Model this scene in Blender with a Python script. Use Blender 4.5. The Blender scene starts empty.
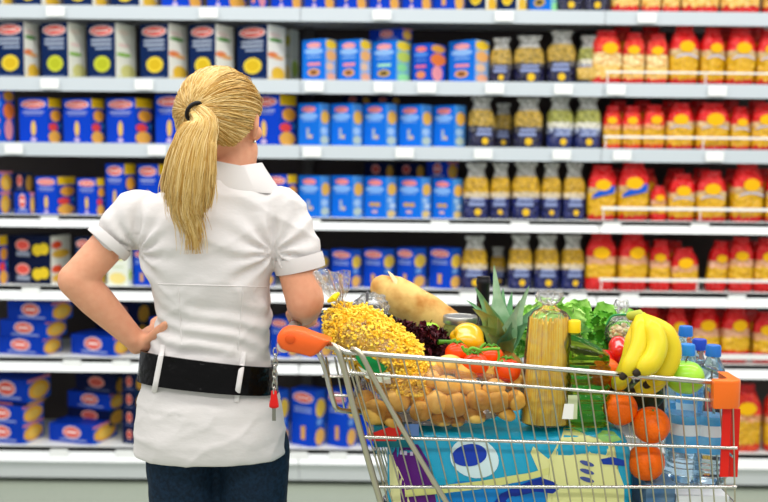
import bpy, bmesh, math, random
from mathutils import Vector, Matrix, noise
R = math.radians
PI = math.pi
random.seed(7)
C = bpy.context.scene.collection

# ------------------------------------------------------------------ camera, light, exposure
F, TILT, ROLL = 994.0, math.atan(91 / 994.0), R(0.62)
EYE = Vector((0, 0, 1.48))
_f = Vector((0, math.cos(TILT), -math.sin(TILT)))
_u = Vector((0, math.sin(TILT), math.cos(TILT)))
_r = Vector((1, 0, 0))
RX = _r * math.cos(ROLL) + _u * math.sin(ROLL)
UX = -_r * math.sin(ROLL) + _u * math.cos(ROLL)
cam_d = bpy.data.cameras.new('camera')
cam = bpy.data.objects.new('camera', cam_d)
C.objects.link(cam)
m3 = Matrix((RX, UX, -_f)).transposed()
cam.matrix_world = Matrix.Translation(EYE) @ m3.to_4x4()
cam_d.sensor_width = 36
cam_d.lens = F * 36 / 768
cam_d.dof.use_dof = True
cam_d.dof.focus_distance = 1.98
cam_d.dof.aperture_fstop = 2.9
cam_d.clip_start = 0.05
sc = bpy.context.scene
sc.camera = cam
world = bpy.data.worlds.new('world')
sc.world = world
world.use_nodes = True
world.node_tree.nodes['Background'].inputs[0].default_value = (0.96, 0.98, 1.0, 1)
world.node_tree.nodes['Background'].inputs[1].default_value = 0.60
def area(name, loc, sx, sy, power, rot=(0, 0, 0), col=(1, 0.98, 0.95)):
    l = bpy.data.lights.new(name, 'AREA'); l.shape = 'RECTANGLE'; l.size = sx; l.size_y = sy
    l.energy = power; l.color = col
    o = bpy.data.objects.new(name, l); C.objects.link(o); o.location = loc; o.rotation_euler = rot
area('ceiling_lamp_row', (0, 3.0, 3.4), 7.0, 0.35, 105)
area('ceiling_lamp_row', (0, 1.3, 3.4), 7.0, 0.35, 85)
area('ceiling_lamp_row', (0, -0.8, 3.4), 7.0, 0.35, 105)
sc.view_settings.view_transform = 'Standard'
sc.view_settings.look = 'None'
sc.view_settings.gamma = 1
sc.view_settings.exposure = -0.02
sc.view_settings.use_curve_mapping = False

def P(px, py, Y):
    d = _f * F + RX * (px - 384) + UX * (251 - py)
    return EYE + d * (Y / d.y)

# ------------------------------------------------------------------ materials
def lin(h):
    h = h.lstrip('#')
    c = [int(h[i:i + 2], 16) / 255 for i in (0, 2, 4)]
    return tuple((x / 12.92 if x <= .04045 else ((x + .055) / 1.055) ** 2.4) for x in c) + (1,)
_mc = {}
def M(hexc, rough=0.5, metal=0.0, **k):
    key = (hexc, rough, metal, tuple(sorted(k.items())))
    if key in _mc: return _mc[key]
    m = bpy.data.materials.new('paint_' + hexc.strip('#')); m.use_nodes = True
    nt = m.node_tree; b = nt.nodes['Principled BSDF']
    col = lin(hexc)
    b.inputs['Base Color'].default_value = col
    b.inputs['Roughness'].default_value = rough
    b.inputs['Metallic'].default_value = metal
    if not metal and rough >= .3: b.inputs['Specular IOR Level'].default_value = 0.22
    if 'trans' in k:
        b.inputs['Transmission Weight'].default_value = k['trans']; b.inputs['IOR'].default_value = k.get('ior', 1.4)
    if 'alpha' in k: b.inputs['Alpha'].default_value = k['alpha']
    if 'spec' in k: b.inputs['Specular IOR Level'].default_value = k['spec']
    if 'coat' in k: b.inputs['Coat Weight'].default_value = k['coat']; b.inputs['Coat Roughness'].default_value = 0.08
    if 'sss' in k:
        b.inputs['Subsurface Weight'].default_value = k['sss']; b.inputs['Subsurface Radius'].default_value = (0.012, 0.005, 0.003)
        b.inputs['Subsurface Scale'].default_value = 1.0
    if 'sheen' in k: b.inputs['Sheen Weight'].default_value = k['sheen']
    if 'nscale' in k or 'col2' in k:
        tc = nt.nodes.new('ShaderNodeTexCoord')
        mp = nt.nodes.new('ShaderNodeMapping'); nt.links.new(tc.outputs['Object'], mp.inputs[0])
        mp.inputs['Scale'].default_value = k.get('stretch', (1, 1, 1))
        if k.get('vor'):
            n = nt.nodes.new('ShaderNodeTexVoronoi'); n.feature = 'F1'; n.inputs['Scale'].default_value = k.get('nscale', 20)
            out = n.outputs['Distance']
        else:
            n = nt.nodes.new('ShaderNodeTexNoise'); n.inputs['Scale'].default_value = k.get('nscale', 20)
            n.inputs['Detail'].default_value = k.get('detail', 4)
            out = n.outputs['Fac']
        nt.links.new(mp.outputs[0], n.inputs['Vector'])
        if 'col2' in k:
            cr = nt.nodes.new('ShaderNodeValToRGB')
            lo, hi = k.get('ramp', (0.35, 0.65))
            cr.color_ramp.elements[0].position = lo; cr.color_ramp.elements[0].color = col
            cr.color_ramp.elements[1].position = hi; cr.color_ramp.elements[1].color = lin(k['col2'])
            nt.links.new(out, cr.inputs[0]); nt.links.new(cr.outputs[0], b.inputs['Base Color'])
        if 'bump' in k:
            bp = nt.nodes.new('ShaderNodeBump'); bp.inputs['Strength'].default_value = k['bump']
            bp.inputs['Distance'].default_value = k.get('bdist', 0.004)
            nt.links.new(out, bp.inputs['Height']); nt.links.new(bp.outputs[0], b.inputs['Normal'])
    _mc[key] = m
    return m
def film(name, tint='#ffffff', body=0.02, bump=0.6, scale=35, rough=0.12, haze='#f2f2ee'):
    """thin clear plastic: mostly see-through, milky where it creases, glossy highlights"""
    m = bpy.data.materials.new(name); m.use_nodes = True
    nt = m.node_tree; nt.nodes.clear()
    out = nt.nodes.new('ShaderNodeOutputMaterial')
    tr = nt.nodes.new('ShaderNodeBsdfTransparent'); tr.inputs[0].default_value = lin(tint)
    gl = nt.nodes.new('ShaderNodeBsdfGlossy'); gl.inputs['Roughness'].default_value = rough
    df = nt.nodes.new('ShaderNodeBsdfDiffuse'); df.inputs[0].default_value = lin(haze)
    fr = nt.nodes.new('ShaderNodeFresnel'); fr.inputs[0].default_value = 1.38
    tc = nt.nodes.new('ShaderNodeTexCoord')
    n = nt.nodes.new('ShaderNodeTexNoise'); n.inputs['Scale'].default_value = scale; n.inputs['Detail'].default_value = 3; n.inputs['Distortion'].default_value = 1.2
    nt.links.new(tc.outputs['Object'], n.inputs['Vector'])
    bp = nt.nodes.new('ShaderNodeBump'); bp.inputs['Strength'].default_value = bump; bp.inputs['Distance'].default_value = 0.01
    nt.links.new(n.outputs['Fac'], bp.inputs['Height'])
    for s in (gl, fr): nt.links.new(bp.outputs[0], s.inputs['Normal'])
    mr = nt.nodes.new('ShaderNodeMapRange'); mr.inputs[1].default_value = .5; mr.inputs[2].default_value = .75
    mr.inputs[3].default_value = body; mr.inputs[4].default_value = min(1, body * 3 + .05)
    nt.links.new(n.outputs['Fac'], mr.inputs[0])
    a = nt.nodes.new('ShaderNodeMixShader'); nt.links.new(mr.outputs[0], a.inputs[0]); nt.links.new(tr.outputs[0], a.inputs[1]); nt.links.new(df.outputs[0], a.inputs[2])
    b = nt.nodes.new('ShaderNodeMixShader'); nt.links.new(fr.outputs[0], b.inputs[0]); nt.links.new(a.outputs[0], b.inputs[1]); nt.links.new(gl.outputs[0], b.inputs[2])
    nt.links.new(b.outputs[0], out.inputs[0])
    return m
FILM = film('clear_film')
FILM_NECK = film('clear_film_gathered', body=0.12, bump=1.0, scale=60)
FILM_BAG = film('clear_film_crumpled', body=0.30, bump=1.0, scale=60)
CHROME = M('#c9c6bd', 0.22, 1.0)
BRASSY = M('#c4bda6', 0.3, 1.0)

# ------------------------------------------------------------------ mesh helper
def sgnpow(v, p): return math.copysign(abs(v) ** p, v)
class MB:
    def __init__(s): s.v = []; s.f = []; s.m = []; s.mats = []
    def mi(s, m):
        if m not in s.mats: s.mats.append(m)
        return s.mats.index(m)
    def add(s, vs, fs, m):
        o = len(s.v); s.v += [tuple(v) for v in vs]; i = s.mi(m)
        for f in fs: s.f.append(tuple(a + o for a in f)); s.m.append(i)
    def box(s, lo, hi, m):
        x0, y0, z0 = lo; x1, y1, z1 = hi
        s.add([(x0,y0,z0),(x1,y0,z0),(x1,y1,z0),(x0,y1,z0),(x0,y0,z1),(x1,y0,z1),(x1,y1,z1),(x0,y1,z1)],
              [(0,3,2,1),(4,5,6,7),(0,1,5,4),(1,2,6,5),(2,3,7,6),(3,0,4,7)], m)
    def tube(s, pts, rads, m, n=8, caps=True, oval=None, flat=1.0):
        pts = [Vector(p) for p in pts]
        if not hasattr(rads, '__len__'): rads = [rads] * len(pts)
        N = len(pts); rings = []; prev = None
        for i, p in enumerate(pts):
            t = (pts[min(i + 1, N - 1)] - pts[max(i - 1, 0)])
            t = t.normalized() if t.length > 1e-9 else Vector((0, 0, 1))
            if prev is None:
                a = Vector((0, 0, 1)) if abs(t.z) < .9 else Vector((0, 1, 0))
                u = a.cross(t).normalized()
            else:
                u = (prev - t * prev.dot(t)).normalized()
            prev = u; w = t.cross(u)
            rings.append([p + (u * math.cos(2 * PI * k / n) + w * math.sin(2 * PI * k / n) * flat) * rads[i] for k in range(n)])
        s.rings(rings, m, caps)
    def rings(s, rings, m, caps=True, capm=None):
        n = len(rings[0]); vs = [v for r in rings for v in r]; fs = []
        for i in range(len(rings) - 1):
            for k in range(n):
                a = i * n + k; b = i * n + (k + 1) % n
                fs.append((a, b, b + n, a + n))
        if caps:
            fs.append(tuple(range(n))[::-1]); fs.append(tuple((len(rings) - 1) * n + k for k in range(n)))
        s.add(vs, fs, m)
    def limb(s, pts, rads, m, n=16, flat=1.0):
        """tube with rounded ends"""
        pts = [Vector(p) for p in pts]; a = (pts[0] - pts[1]).normalized(); b = (pts[-1] - pts[-2]).normalized()
        P_, R_ = [], []
        for t in (85, 60, 35, 15): P_.append(pts[0] + a * rads[0] * math.sin(R(t))); R_.append(rads[0] * math.cos(R(t)))
        P_ += pts; R_ += list(rads)
        for t in (15, 35, 60, 85): P_.append(pts[-1] + b * rads[-1] * math.sin(R(t))); R_.append(rads[-1] * math.cos(R(t)))
        s.tube(P_, R_, m, n, flat=flat)
    def ball(s, c, r, m, rot=None, nu=20, nv=12, fn=None):
        c = Vector(c); r = Vector((r, r, r)) if not hasattr(r, '__len__') else Vector(r)
        rings = []
        for j in range(nv + 1):
            t = PI * (j + .0) / nv; t = min(max(t, .04), PI - .04)
            ring = []
            for i in range(nu):
                a = 2 * PI * i / nu
                d = Vector((math.sin(t) * math.cos(a), math.sin(t) * math.sin(a), math.cos(t)))
                k = fn(d) if fn else 1.0
                p = Vector((d.x * r.x, d.y * r.y, d.z * r.z)) * k
                if rot: p = rot @ p
                ring.append(c + p)
            rings.append(ring)
        s.rings(rings[::-1], m)
    def lathe(s, prof, m, c=(0, 0, 0), n=24, rot=None, fn=None, sq=None):
        c = Vector(c); rings = []
        for r, z in prof:
            ring = []
            for k in range(n):
                a = 2 * PI * k / n; ca, sa = math.cos(a), math.sin(a)
                if sq: ca, sa = sgnpow(ca, sq), sgnpow(sa, sq)
                rr = r * (fn(a, z) if fn else 1)
                p = Vector((ca * rr, sa * rr, z))
                if rot: p = rot @ p
                ring.append(c + p)
            rings.append(ring)
        s.rings(rings, m)
    def poly(s, pts, m): s.add(pts, [tuple(range(len(pts)))], m)
    def build(s, name, parent=None, smooth=True, loc=None, rz=0):
        me = bpy.data.meshes.new(name); me.from_pydata(s.v, [], s.f)
        for m in s.mats: me.materials.append(m)
        me.polygons.foreach_set('material_index', s.m)
        if smooth: me.polygons.foreach_set('use_smooth', [True] * len(s.f))
        me.update()
        if smooth:
            try: me.set_sharp_from_angle(angle=R(50))
            except Exception: pass
        o = bpy.data.objects.new(name, me); C.objects.link(o)
        if loc is not None: o.location = loc; o.rotation_euler = (0, 0, rz)
        if parent: o.parent = parent
        return o
def tag(o, label=None, cat=None, group=None, kind=None):
    if label: o['label'] = label
    if cat: o['category'] = cat
    if group: o['group'] = group
    if kind: o['kind'] = kind
    return o
def empty(name, loc, rz=0):
    o = bpy.data.objects.new(name, None); C.objects.link(o); o.location = loc; o.rotation_euler = (0, 0, rz); o.empty_display_size = .05
    return o
def rel(o, pts): return [Vector(p) - Vector(o.location) for p in pts]
def spl(pts, n=6):
    """catmull-rom through points"""
    pts = [Vector(p) for p in pts]; out = []
    for i in range(len(pts) - 1):
        p0 = pts[max(i - 1, 0)]; p1 = pts[i]; p2 = pts[i + 1]; p3 = pts[min(i + 2, len(pts) - 1)]
        for k in range(n):
            t = k / n
            out.append(0.5 * ((2 * p1) + (p2 - p0) * t + (2 * p0 - 5 * p1 + 4 * p2 - p3) * t * t + (3 * p1 - p0 - 3 * p2 + p3) * t ** 3))
    out.append(pts[-1]); return out
def lerpl(vals, n):
    out = []
    for i in range(len(vals) - 1):
        for k in range(n): out.append(vals[i] + (vals[i + 1] - vals[i]) * k / n)
    out.append(vals[-1]); return out

# ------------------------------------------------------------------ setting: floor
YR = 4.40
fl = MB(); fl.box((-6, -3, -.05), (6, 6.5, 0), M('#b9bfae', 0.35, nscale=160, col2='#8f9a8c', detail=6))
tag(fl.build('floor', smooth=False), kind='structure')

# ------------------------------------------------------------------ shelving
RAIL = [(8.5, 22), (80.5, 94.3), (146, 159.5), (218.3, 230), (289, 302.5), (360.8, 373.5), (450, 463)]
SZ = [P(384, a, YR).z for a, b in RAIL]
SZB = [P(384, b, YR).z for a, b in RAIL]
SEAM = [P(-305, 160, YR).x, P(300, 160, YR).x, P(601, 160, YR).x, P(903, 160, YR).x]
STEEL = M('#dfe3e4', 0.45); RAILM = M('#ccd4da', 0.45); RAILM_LIT = M('#eff2f1', 0.45); TAGM = M('#f4f5f3', 0.5); BACKM = M('#4a4240', 0.7); POST = M('#55524f', .5)  # lower rails get a paler copy, their brighter lighting put into the colour
TAGS = {0: [60, 210, 380, 500, 640], 1: [53, 146, 314, 382, 425, 492, 560, 612, 712], 2: [16, 158, 312, 404, 482, 560, 620, 712],
        3: [50, 312, 440, 520, 612, 700], 4: [30, 330, 470, 580, 632, 740], 5: [70, 120, 340, 640], 6: [55, 122, 300, 340, 700]}
bay_words = ['steel shelving bay of navy and blue pasta boxes behind the person',
             'middle steel shelving bay of light blue boxes and clear bags', 'steel shelving bay filled with red pasta bags']
for b in range(3):
    x0, x1 = SEAM[b], SEAM[b + 1]
    g = empty('shelving_unit', ((x0 + x1) / 2, YR + .25, 0)); tag(g, bay_words[b], 'shelving', 'supermarket shelving bays')
    hw = (x1 - x0) / 2
    m = MB(); m.box((-hw, .235, .05), (hw, .25, 2.6), BACKM); m.build('back_panel', g, False)
    for sx in (-1, 1):
        m = MB(); m.box((sx * (hw - .013) - .012, .19, .0), (sx * (hw - .013) + .012, .234, 2.6), POST); m.build('upright', g, False)
    for r in range(7):
        zt, zb = SZ[r], SZB[r]
        m = MB(); m.box((-hw + .001, -.242, zt - .028), (hw - .001, .232, zt - .003), STEEL)
        if r == 6:
            # base deck: sloped skirt under the rail, then recessed kick plate
            m.box((-hw + .001, -.245, zb - .085), (hw - .001, -.2, zb - .002), STEEL)
        s = m.build('shelf' if r < 6 else 'base_deck', g, False)
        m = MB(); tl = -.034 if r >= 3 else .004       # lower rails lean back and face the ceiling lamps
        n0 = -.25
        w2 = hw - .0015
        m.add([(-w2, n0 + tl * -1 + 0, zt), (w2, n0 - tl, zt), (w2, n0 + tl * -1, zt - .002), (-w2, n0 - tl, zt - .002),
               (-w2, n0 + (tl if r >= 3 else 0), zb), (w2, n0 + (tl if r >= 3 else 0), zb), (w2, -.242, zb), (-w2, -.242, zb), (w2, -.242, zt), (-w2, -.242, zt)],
              [(3, 2, 5, 4), (4, 5, 6, 7), (0, 9, 8, 1), (0, 1, 2, 3), (6, 8, 9, 7), (2, 1, 8, 6, 5), (9, 0, 3, 4, 7)], RAILM if r < 3 else RAILM_LIT)
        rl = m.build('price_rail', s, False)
        for tx in TAGS[r]:
            X = P(tx, 200, YR).x
            if x0 < X < x1:
                X -= (x0 + x1) / 2
                t = MB(); y = n0 - .013 ; t.box((X - .04, y - .0012, zb + .008), (X + .04, y, zt - .008), TAGM); t.build('price_tag', rl, False)
        if b == 2 and 1 <= r <= 5:
            gy = {1: 72.5, 2: 137.5, 3: 209, 4: 280.5, 5: 356.5}[r]
            zg = P(680, gy, YR).z; th = {1: .004, 2: .005, 3: .007, 4: .007, 5: .012}[r]
            m = MB(); m.box((-hw + .01, -.246, zg - th), (hw - .01, -.24, zg + th), M('#f1f1ee', .4))
            for q in range(4):
                xx = -hw + .02 + q * (2 * hw - .04) / 3; m.box((xx - .002, -.241, zt), (xx + .002, -.236, zg), M('#f1f1ee', .4))
            m.build('front_guard', s, False)
    m = MB(); m.box((-hw, -.17, 0), (hw, -.15, SZB[6] - .08), M('#5c665f', .5)); m.build('kick_plate', g, False)

# ------------------------------------------------------------------ products on the shelves
ROWN = ['top shelf', 'second shelf', 'third shelf', 'fourth shelf', 'fifth shelf', 'sixth shelf', 'bottom shelf']
ORD = ['first', 'second', 'third', 'fourth', 'fifth', 'sixth', 'seventh', 'eighth', 'ninth', 'tenth', 'eleventh', 'twelfth']
PROD = []
LOGO = [('e', .5, .865, .43, .095, '#f4dcd8'), ('e', .5, .865, .38, .075, '#e0483c'), ('r', .22, .85, .78, .88, '#ffe9e4')]
def T(zs, a=.14, b=.86, c='#b9c4dc', t=.02): return [('r', a, z - t, b, z + t, c) for z in zs]
D = {
 'navy': ('#0b2452', LOGO + T([.70, .625], c='#a9b4c8') + T([.55], .28, .86, '#97a6c0') + [('e', .52, .27, .3, .145, '#e9cf3e'), ('e', .52, .27, .22, .10, '#d8b524'), ('r', .1, .04, .9, .055, '#6a7fae')],
          '#f2f1e6', [('e', .4, .83, .34, .05, '#ead9cf'), ('e', .45, .74, .4, .035, '#5e9b4a'), ('e', .3, .47, .3, .055, '#f08a55'), ('e', .6, .43, .3, .035, '#f3b36c'), ('e', .58, .14, .38, .13, '#f2c440'), ('r', .05, .0, .95, .06, '#f0cf68')]),
 'navygreen': ('#0b2452', LOGO + T([.70, .625], c='#a9b4c8') + T([.55], .28, .86, '#97a6c0') + [('e', .52, .27, .3, .145, '#c9cf3a'), ('e', .52, .27, .21, .10, '#b5bb2a'), ('r', .1, .04, .9, .055, '#6a7fae')],
          '#f0f1e2', [('e', .4, .85, .3, .05, '#f2e6d4'), ('e', .4, .62, .3, .03, '#f0d4cc'), ('e', .4, .45, .38, .035, '#8fc052'), ('e', .6, .15, .38, .13, '#dcd98a'), ('r', .05, .0, .95, .05, '#cfce74')]),
 'blue': ('#0840c4', LOGO + T([.69], c='#9aa6d8') + T([.63], .2, .8, '#7486c8', .012) + [('e', .5, .33, .085, .17, '#e9c060'), ('e', .5, .08, .1, .05, '#c9b6d8'), ('r', 0, .0, 1, .03, '#1450d0')],
          '#1546b8', [('r', .04, .80, .96, 1, '#efc21c'), ('e', .55, .62, .38, .13, '#f2a63c'), ('e', .35, .36, .32, .09, '#ef4a4a'), ('e', .45, .14, .45, .14, '#f3b450'), ('e', .85, .4, .1, .06, '#3c8fe0')]),
 'sky': ('#1372dc', [('e', .5, .86, .3, .07, '#f2a0a4'), ('e', .5, .72, .4, .08, '#8fbdf4'), ('r', .2, .56, .8, .60, '#7fb0f0'), ('r', .25, .38, .78, .45, '#f0929c'), ('e', .5, .22, .26, .09, '#e5a96a'), ('e', .5, .22, .16, .05, '#7c4a2c')],
         '#8fb6e6', [('e', .5, .88, .5, .11, '#f4cc34'), ('e', .5, .62, .46, .13, '#f4b46c'), ('e', .4, .36, .36, .10, '#eec6a4'), ('e', .5, .12, .42, .10, '#f0b090')]),
 'skylime': ('#1372dc', [('e', .5, .86, .3, .07, '#f2a0a4'), ('e', .5, .72, .4, .08, '#8fbdf4'), ('r', .2, .56, .8, .60, '#7fb0f0'), ('r', .25, .38, .78, .45, '#a6e6c0'), ('e', .5, .22, .26, .09, '#c9a95a'), ('e', .5, .22, .16, .05, '#5c4a2c')],
         '#7fc0d8', [('e', .5, .88, .5, .11, '#f2d63c'), ('e', .5, .62, .46, .13, '#c4d860'), ('e', .4, .36, .36, .10, '#8ee09a'), ('e', .5, .12, .42, .10, '#9ae8a4')]),
 'skyplain': ('#1170dd', [('e', .5, .86, .32, .07, '#f08c90'), ('e', .5, .70, .42, .08, '#84b4f2'), ('r', .2, .58, .8, .61, '#6ea6ee'), ('r', .40, .18, .52, .42, '#a9b4c4'), ('r', .52, .18, .68, .27, '#d0b8a0')],
          '#4d98e6', [('e', .55, .68, .42, .16, '#f2b850'), ('e', .45, .36, .34, .09, '#a8cdf2'), ('e', .5, .15, .40, .10, '#c2d2c0')]),
 'skybow': ('#1170dd', [('e', .5, .86, .32, .07, '#f08c90'), ('e', .5, .70, .42, .08, '#84b4f2'), ('r', .2, .58, .8, .61, '#6ea6ee'), ('e', .38, .33, .14, .055, '#c9a060'), ('e', .62, .33, .14, .055, '#c9a060'), ('r', .38, .12, .62, .19, '#d8b0b0')],
          '#4d98e6', [('e', .55, .70, .42, .15, '#f2bc50'), ('e', .4, .44, .28, .07, '#a8cdf2'), ('e', .6, .3, .28, .07, '#c6ddf0'), ('e', .5, .11, .40, .09, '#eacb80')]),
 'skydark': ('#0c4cc0', [('e', .5, .86, .3, .07, '#f07a70'), ('e', .5, .72, .4, .07, '#4f86e0'), ('r', .2, .56, .8, .59, '#5f90e8'), ('r', .2, .38, .78, .45, '#e86a8a'), ('e', .5, .2, .26, .10, '#e58a5a')],
         '#0d4fc4', [('e', .5, .88, .45, .10, '#e6a23c'), ('e', .5, .6, .48, .16, '#ef7e3a'), ('e', .45, .25, .34, .2, '#ef9aa0')]),
 'bluetall': ('#0a44c4', LOGO + T([.68, .62], c='#7f96dc') + [('r', .42, .12, .60, .36, '#dfa85c'), ('r', 0, .0, 1, .02, '#1450d0')],
          '#1d58c4', [('e', .5, .68, .44, .17, '#f2cc4c'), ('e', .4, .44, .24, .06, '#79a8e4'), ('e', .45, .17, .44, .15, '#f0b95c')]),
 'flat': ('#0a38ac', [('e', .52, .60, .21, .34, '#f4dcd8'), ('e', .52, .60, .185, .28, '#e0584c'), ('r', .4, .55, .64, .66, '#ffe9e4'), ('r', .25, .14, .85, .24, '#8c9cd4')],
          '#1c5cc8', [('e', .5, .45, .46, .42, '#f2b23e'), ('e', .5, .42, .3, .26, '#f7c95c'), ('r', .0, .88, 1, 1, '#e88a94')]),
 'flatnavy': ('#0b1636', [('e', .33, .60, .17, .24, '#f0b4ac'), ('e', .33, .6, .15, .18, '#e2574c'), ('r', .18, .14, .5, .34, '#8e98ac'), ('e', .68, .42, .12, .24, '#e8c92e'), ('e', .84, .48, .12, .24, '#e8c92e')],
          '#ece8dc', [('e', .3, .62, .26, .16, '#ee5430'), ('e', .5, .25, .45, .18, '#efbb44')]),
 'flatdark': ('#0c1740', [('e', .52, .60, .2, .3, '#e8a79c'), ('e', .52, .6, .17, .22, '#c8584c'), ('r', .25, .14, .85, .22, '#56618c')],
          '#16324e', [('e', .5, .45, .46, .42, '#d9a23e')]),
 'white': ('#e9eee0', [('e', .5, .80, .4, .1, '#d8d44c'), ('r', .2, .5, .8, .54, '#c9d6b0'), ('e', .5, .2, .4, .16, '#f0dc8c')],
          '#dfe6d8', [('e', .5, .3, .4, .16, '#b0cf60')]),
}
DW = {'navy': 'dark navy pasta box with white side and yellow circle', 'navygreen': 'dark navy pasta box with lime green circle', 'blue': 'royal blue pasta box with orange pictures',
      'sky': 'light blue pasta box with pink band', 'skylime': 'light blue pasta box with lime green side', 'skyplain': 'light blue pasta box with orange circle', 'skybow': 'light blue pasta box with bow picture',
      'skydark': 'darker blue box with orange side', 'bluetall': 'blue pasta box with yellow circles', 'flat': 'blue pasta box lying flat', 'flatnavy': 'navy box lying flat with yellow circles',
      'flatdark': 'dark blue box lying flat', 'white': 'pale box with yellow picture'}
def col(c, r=.5): return M(c, r, spec=.08)
def decals(m, dl, w, h, face):
    e = .0006
    for i, d in enumerate(dl):
        off = e * (1 + i * .5)
        if d[0] == 'e': pts = [(d[1] + d[3] * math.cos(2 * PI * k / 18), d[2] + d[4] * math.sin(2 * PI * k / 18)) for k in range(18)]
        else: pts = [(d[1], d[2]), (d[3], d[2]), (d[3], d[4]), (d[1], d[4])]
        pts = [(min(max(a, 0), 1), min(max(b, 0), 1)) for a, b in pts]
        if face == 'f': m.poly([(-w + a * w, -off, b * h) for a, b in pts], col(d[-1]))
        else: m.poly([(off, a * w, b * h) for a, b in pts], col(d[-1]))
def box(x0, x1, x2, ytop, row, des, ybase=None, dy=0.0, cat='box'):
    """carton turned a little on its shelf: front between x0 and x1, its side between x1 and x2"""
    Yc = YR + .03 + dy
    cx = P(x1, (ytop + RAIL[row][0]) / 2, Yc).x
    m0, m1, m2 = [P(x, (ytop + RAIL[row][0]) / 2, Yc).x / Yc for x in (x0, x1, x2)]
    phi = R(35) + math.atan(m1); c, s = math.cos(phi), math.sin(phi)
    w = (cx - m0 * Yc) / (c + m0 * s); d = (m2 * Yc - cx) / (s - m2 * c)
    z0 = SZ[row] - .003 if ybase is None else P(x1, ybase, Yc).z
    h = P(x1, ytop, Yc).z - z0
    fc, fd, sc_, sd = D[des]
    w -= .002; d -= .002
    m = MB(); m.box((-w, 0, 0), (0, d, h), col(fc))
    m.add([(.0003, 0, 0), (.0003, d, 0), (.0003, d, h), (.0003, 0, h)], [(0, 1, 2, 3)], col(sc_))
    o = m.build('pasta_box', None, False, (cx, Yc, z0), -phi)
    m = MB(); decals(m, fd, w, h, 'f'); m.build('front_print', o, False)
    m = MB(); decals(m, sd, d, h, 's'); m.build('side_print', o, False)
    PROD.append((o, x0, z0, row, DW[des], cat, 'pasta boxes on the ' + ROWN[row]))
    return o
NV, NG = 'navy', 'navygreen'
# top shelf: only the lowest strip shows
for a in [(-14, 0, 12, 'navy'), (14, 41, 60, 'navy'), (63, 92, 107, 'navy'), (110, 139, 157, 'navy'), (161, 189, 202, 'blue'), (207, 229, 247, 'blue'), (250, 257, 268, 'skydark'), (271, 292, 302, 'blue'),
          (304, 325, 335, 'blue'), (336, 357, 367, 'blue'), (369, 390, 400, 'blue'), (402, 422, 432, 'blue'), (433, 455, 465, 'bluetall'), (466, 486, 497, 'navy'), (498, 517, 527, 'navy')]:
    box(a[0], a[1], a[2], -46, 0, a[3])
box(529, 551, 563, -38, 0, 'skylime')
# second shelf
for a in [(-5, 24, 39, NV), (41, 68, 86, NG), (87.5, 115.5, 136, NG), (140, 168.5, 187.5, NV), (189, 215.5, 234, NV), (237, 267.5, 285.5, NV)]:
    box(a[0], a[1], a[2], 21.5 + a[0] * .011, 1, a[3])
box(282, 291, 299, 29, 1, 'white', dy=.26)
for a in [(302, 325.5, 336.5, 'sky', 38.7), (337.5, 360, 371, 'sky', 39), (371.5, 396.5, 410.7, 'skylime', 40), (412, 430, 446, 'skydark', 43), (448.5, 475, 489, 'sky', 39.5)]:
    box(a[0], a[1], a[2], a[4], 1, a[3])
box(369, 402, 412, 28, 1, 'flat', ybase=39.6, dy=.05)
# third shelf
box(-12, 3, 15, 89, 2, 'skydark')
for a in [(19, 48, 62, 98), (63, 91, 105, 98.5), (106, 135, 153, 98), (155, 184, 202, 94.5), (204, 232, 247, 95), (249, 279, 297, 94.5)]:
    box(a[0], a[1], a[2], a[3], 2, 'blue')
for a in [(298, 319.5, 329.5, 103), (330.5, 352, 362.5, 103.3), (363.2, 386, 397, 103.3), (398.5, 421, 432, 104.5), (433, 454.5, 465.5, 105)]:
    box(a[0], a[1], a[2], a[3], 2, 'skyplain')
box(342, 362, 370, 96, 2, 'flatdark', ybase=103.5, dy=.14); box(372, 392, 400, 96.5, 2, 'flatdark', ybase=103.8, dy=.14)
# fourth shelf
box(-16, 0, 11, 192, 3, 'flat'); box(-14, 0, 13, 171.5, 3, 'flat', ybase=192); box(14, 30, 34.5, 192.5, 3, 'flat'); box(13, 26, 33, 173, 3, 'flatdark', ybase=192.3, dy=.04)
for a in [(35.5, 57, 76, 177), (77, 96.5, 105, 178.5), (105.5, 124, 136, 164), (137.5, 158, 172, 164.5), (174, 196, 208, 168), (210, 232, 244, 168)]:
    box(a[0], a[1], a[2], a[3], 3, 'blue')
box(266, 287, 297, 175, 3, 'blue')
for a in [(298.5, 320, 330, 'skyplain', 176), (331, 352.5, 363, 'skyplain', 176), (363.8, 386, 396.5, 'skybow', 177), (397.5, 421, 431, 'skybow', 177.5), (432, 452.5, 462.5, 'skybow', 179)]:
    box(a[0], a[1], a[2], a[4], 3, a[3])
box(364, 386, 393, 163, 3, 'flatdark', ybase=179, dy=.14); box(395, 416, 424, 163.5, 3, 'flatdark', ybase=179, dy=.14); box(426, 447, 458, 162, 3, 'flat', ybase=179.5, dy=.10)
# fifth shelf
box(-16, -1, 8, 236, 4, 'blue')
box(9, 51, 71, 260.6, 4, 'flatnavy'); box(9, 51, 71, 236.5, 4, 'flatnavy', ybase=260.8)
box(75, 92, 106, 238, 4, 'navy'); box(107, 128, 132, 250, 4, 'white'); box(133, 150, 157, 250, 4, 'bluetall'); box(160, 182, 195, 250, 4, 'bluetall'); box(200, 222, 235, 250, 4, 'bluetall')
for a in [(240, 262, 275, 251), (297, 314, 329.5, 252), (331, 351.5, 361.5, 250.5), (363, 383, 395, 250), (396.3, 413.5, 426.5, 249), (429, 450.5, 461.5, 249)]:
    box(a[0], a[1], a[2], a[3], 4, 'bluetall')
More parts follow.
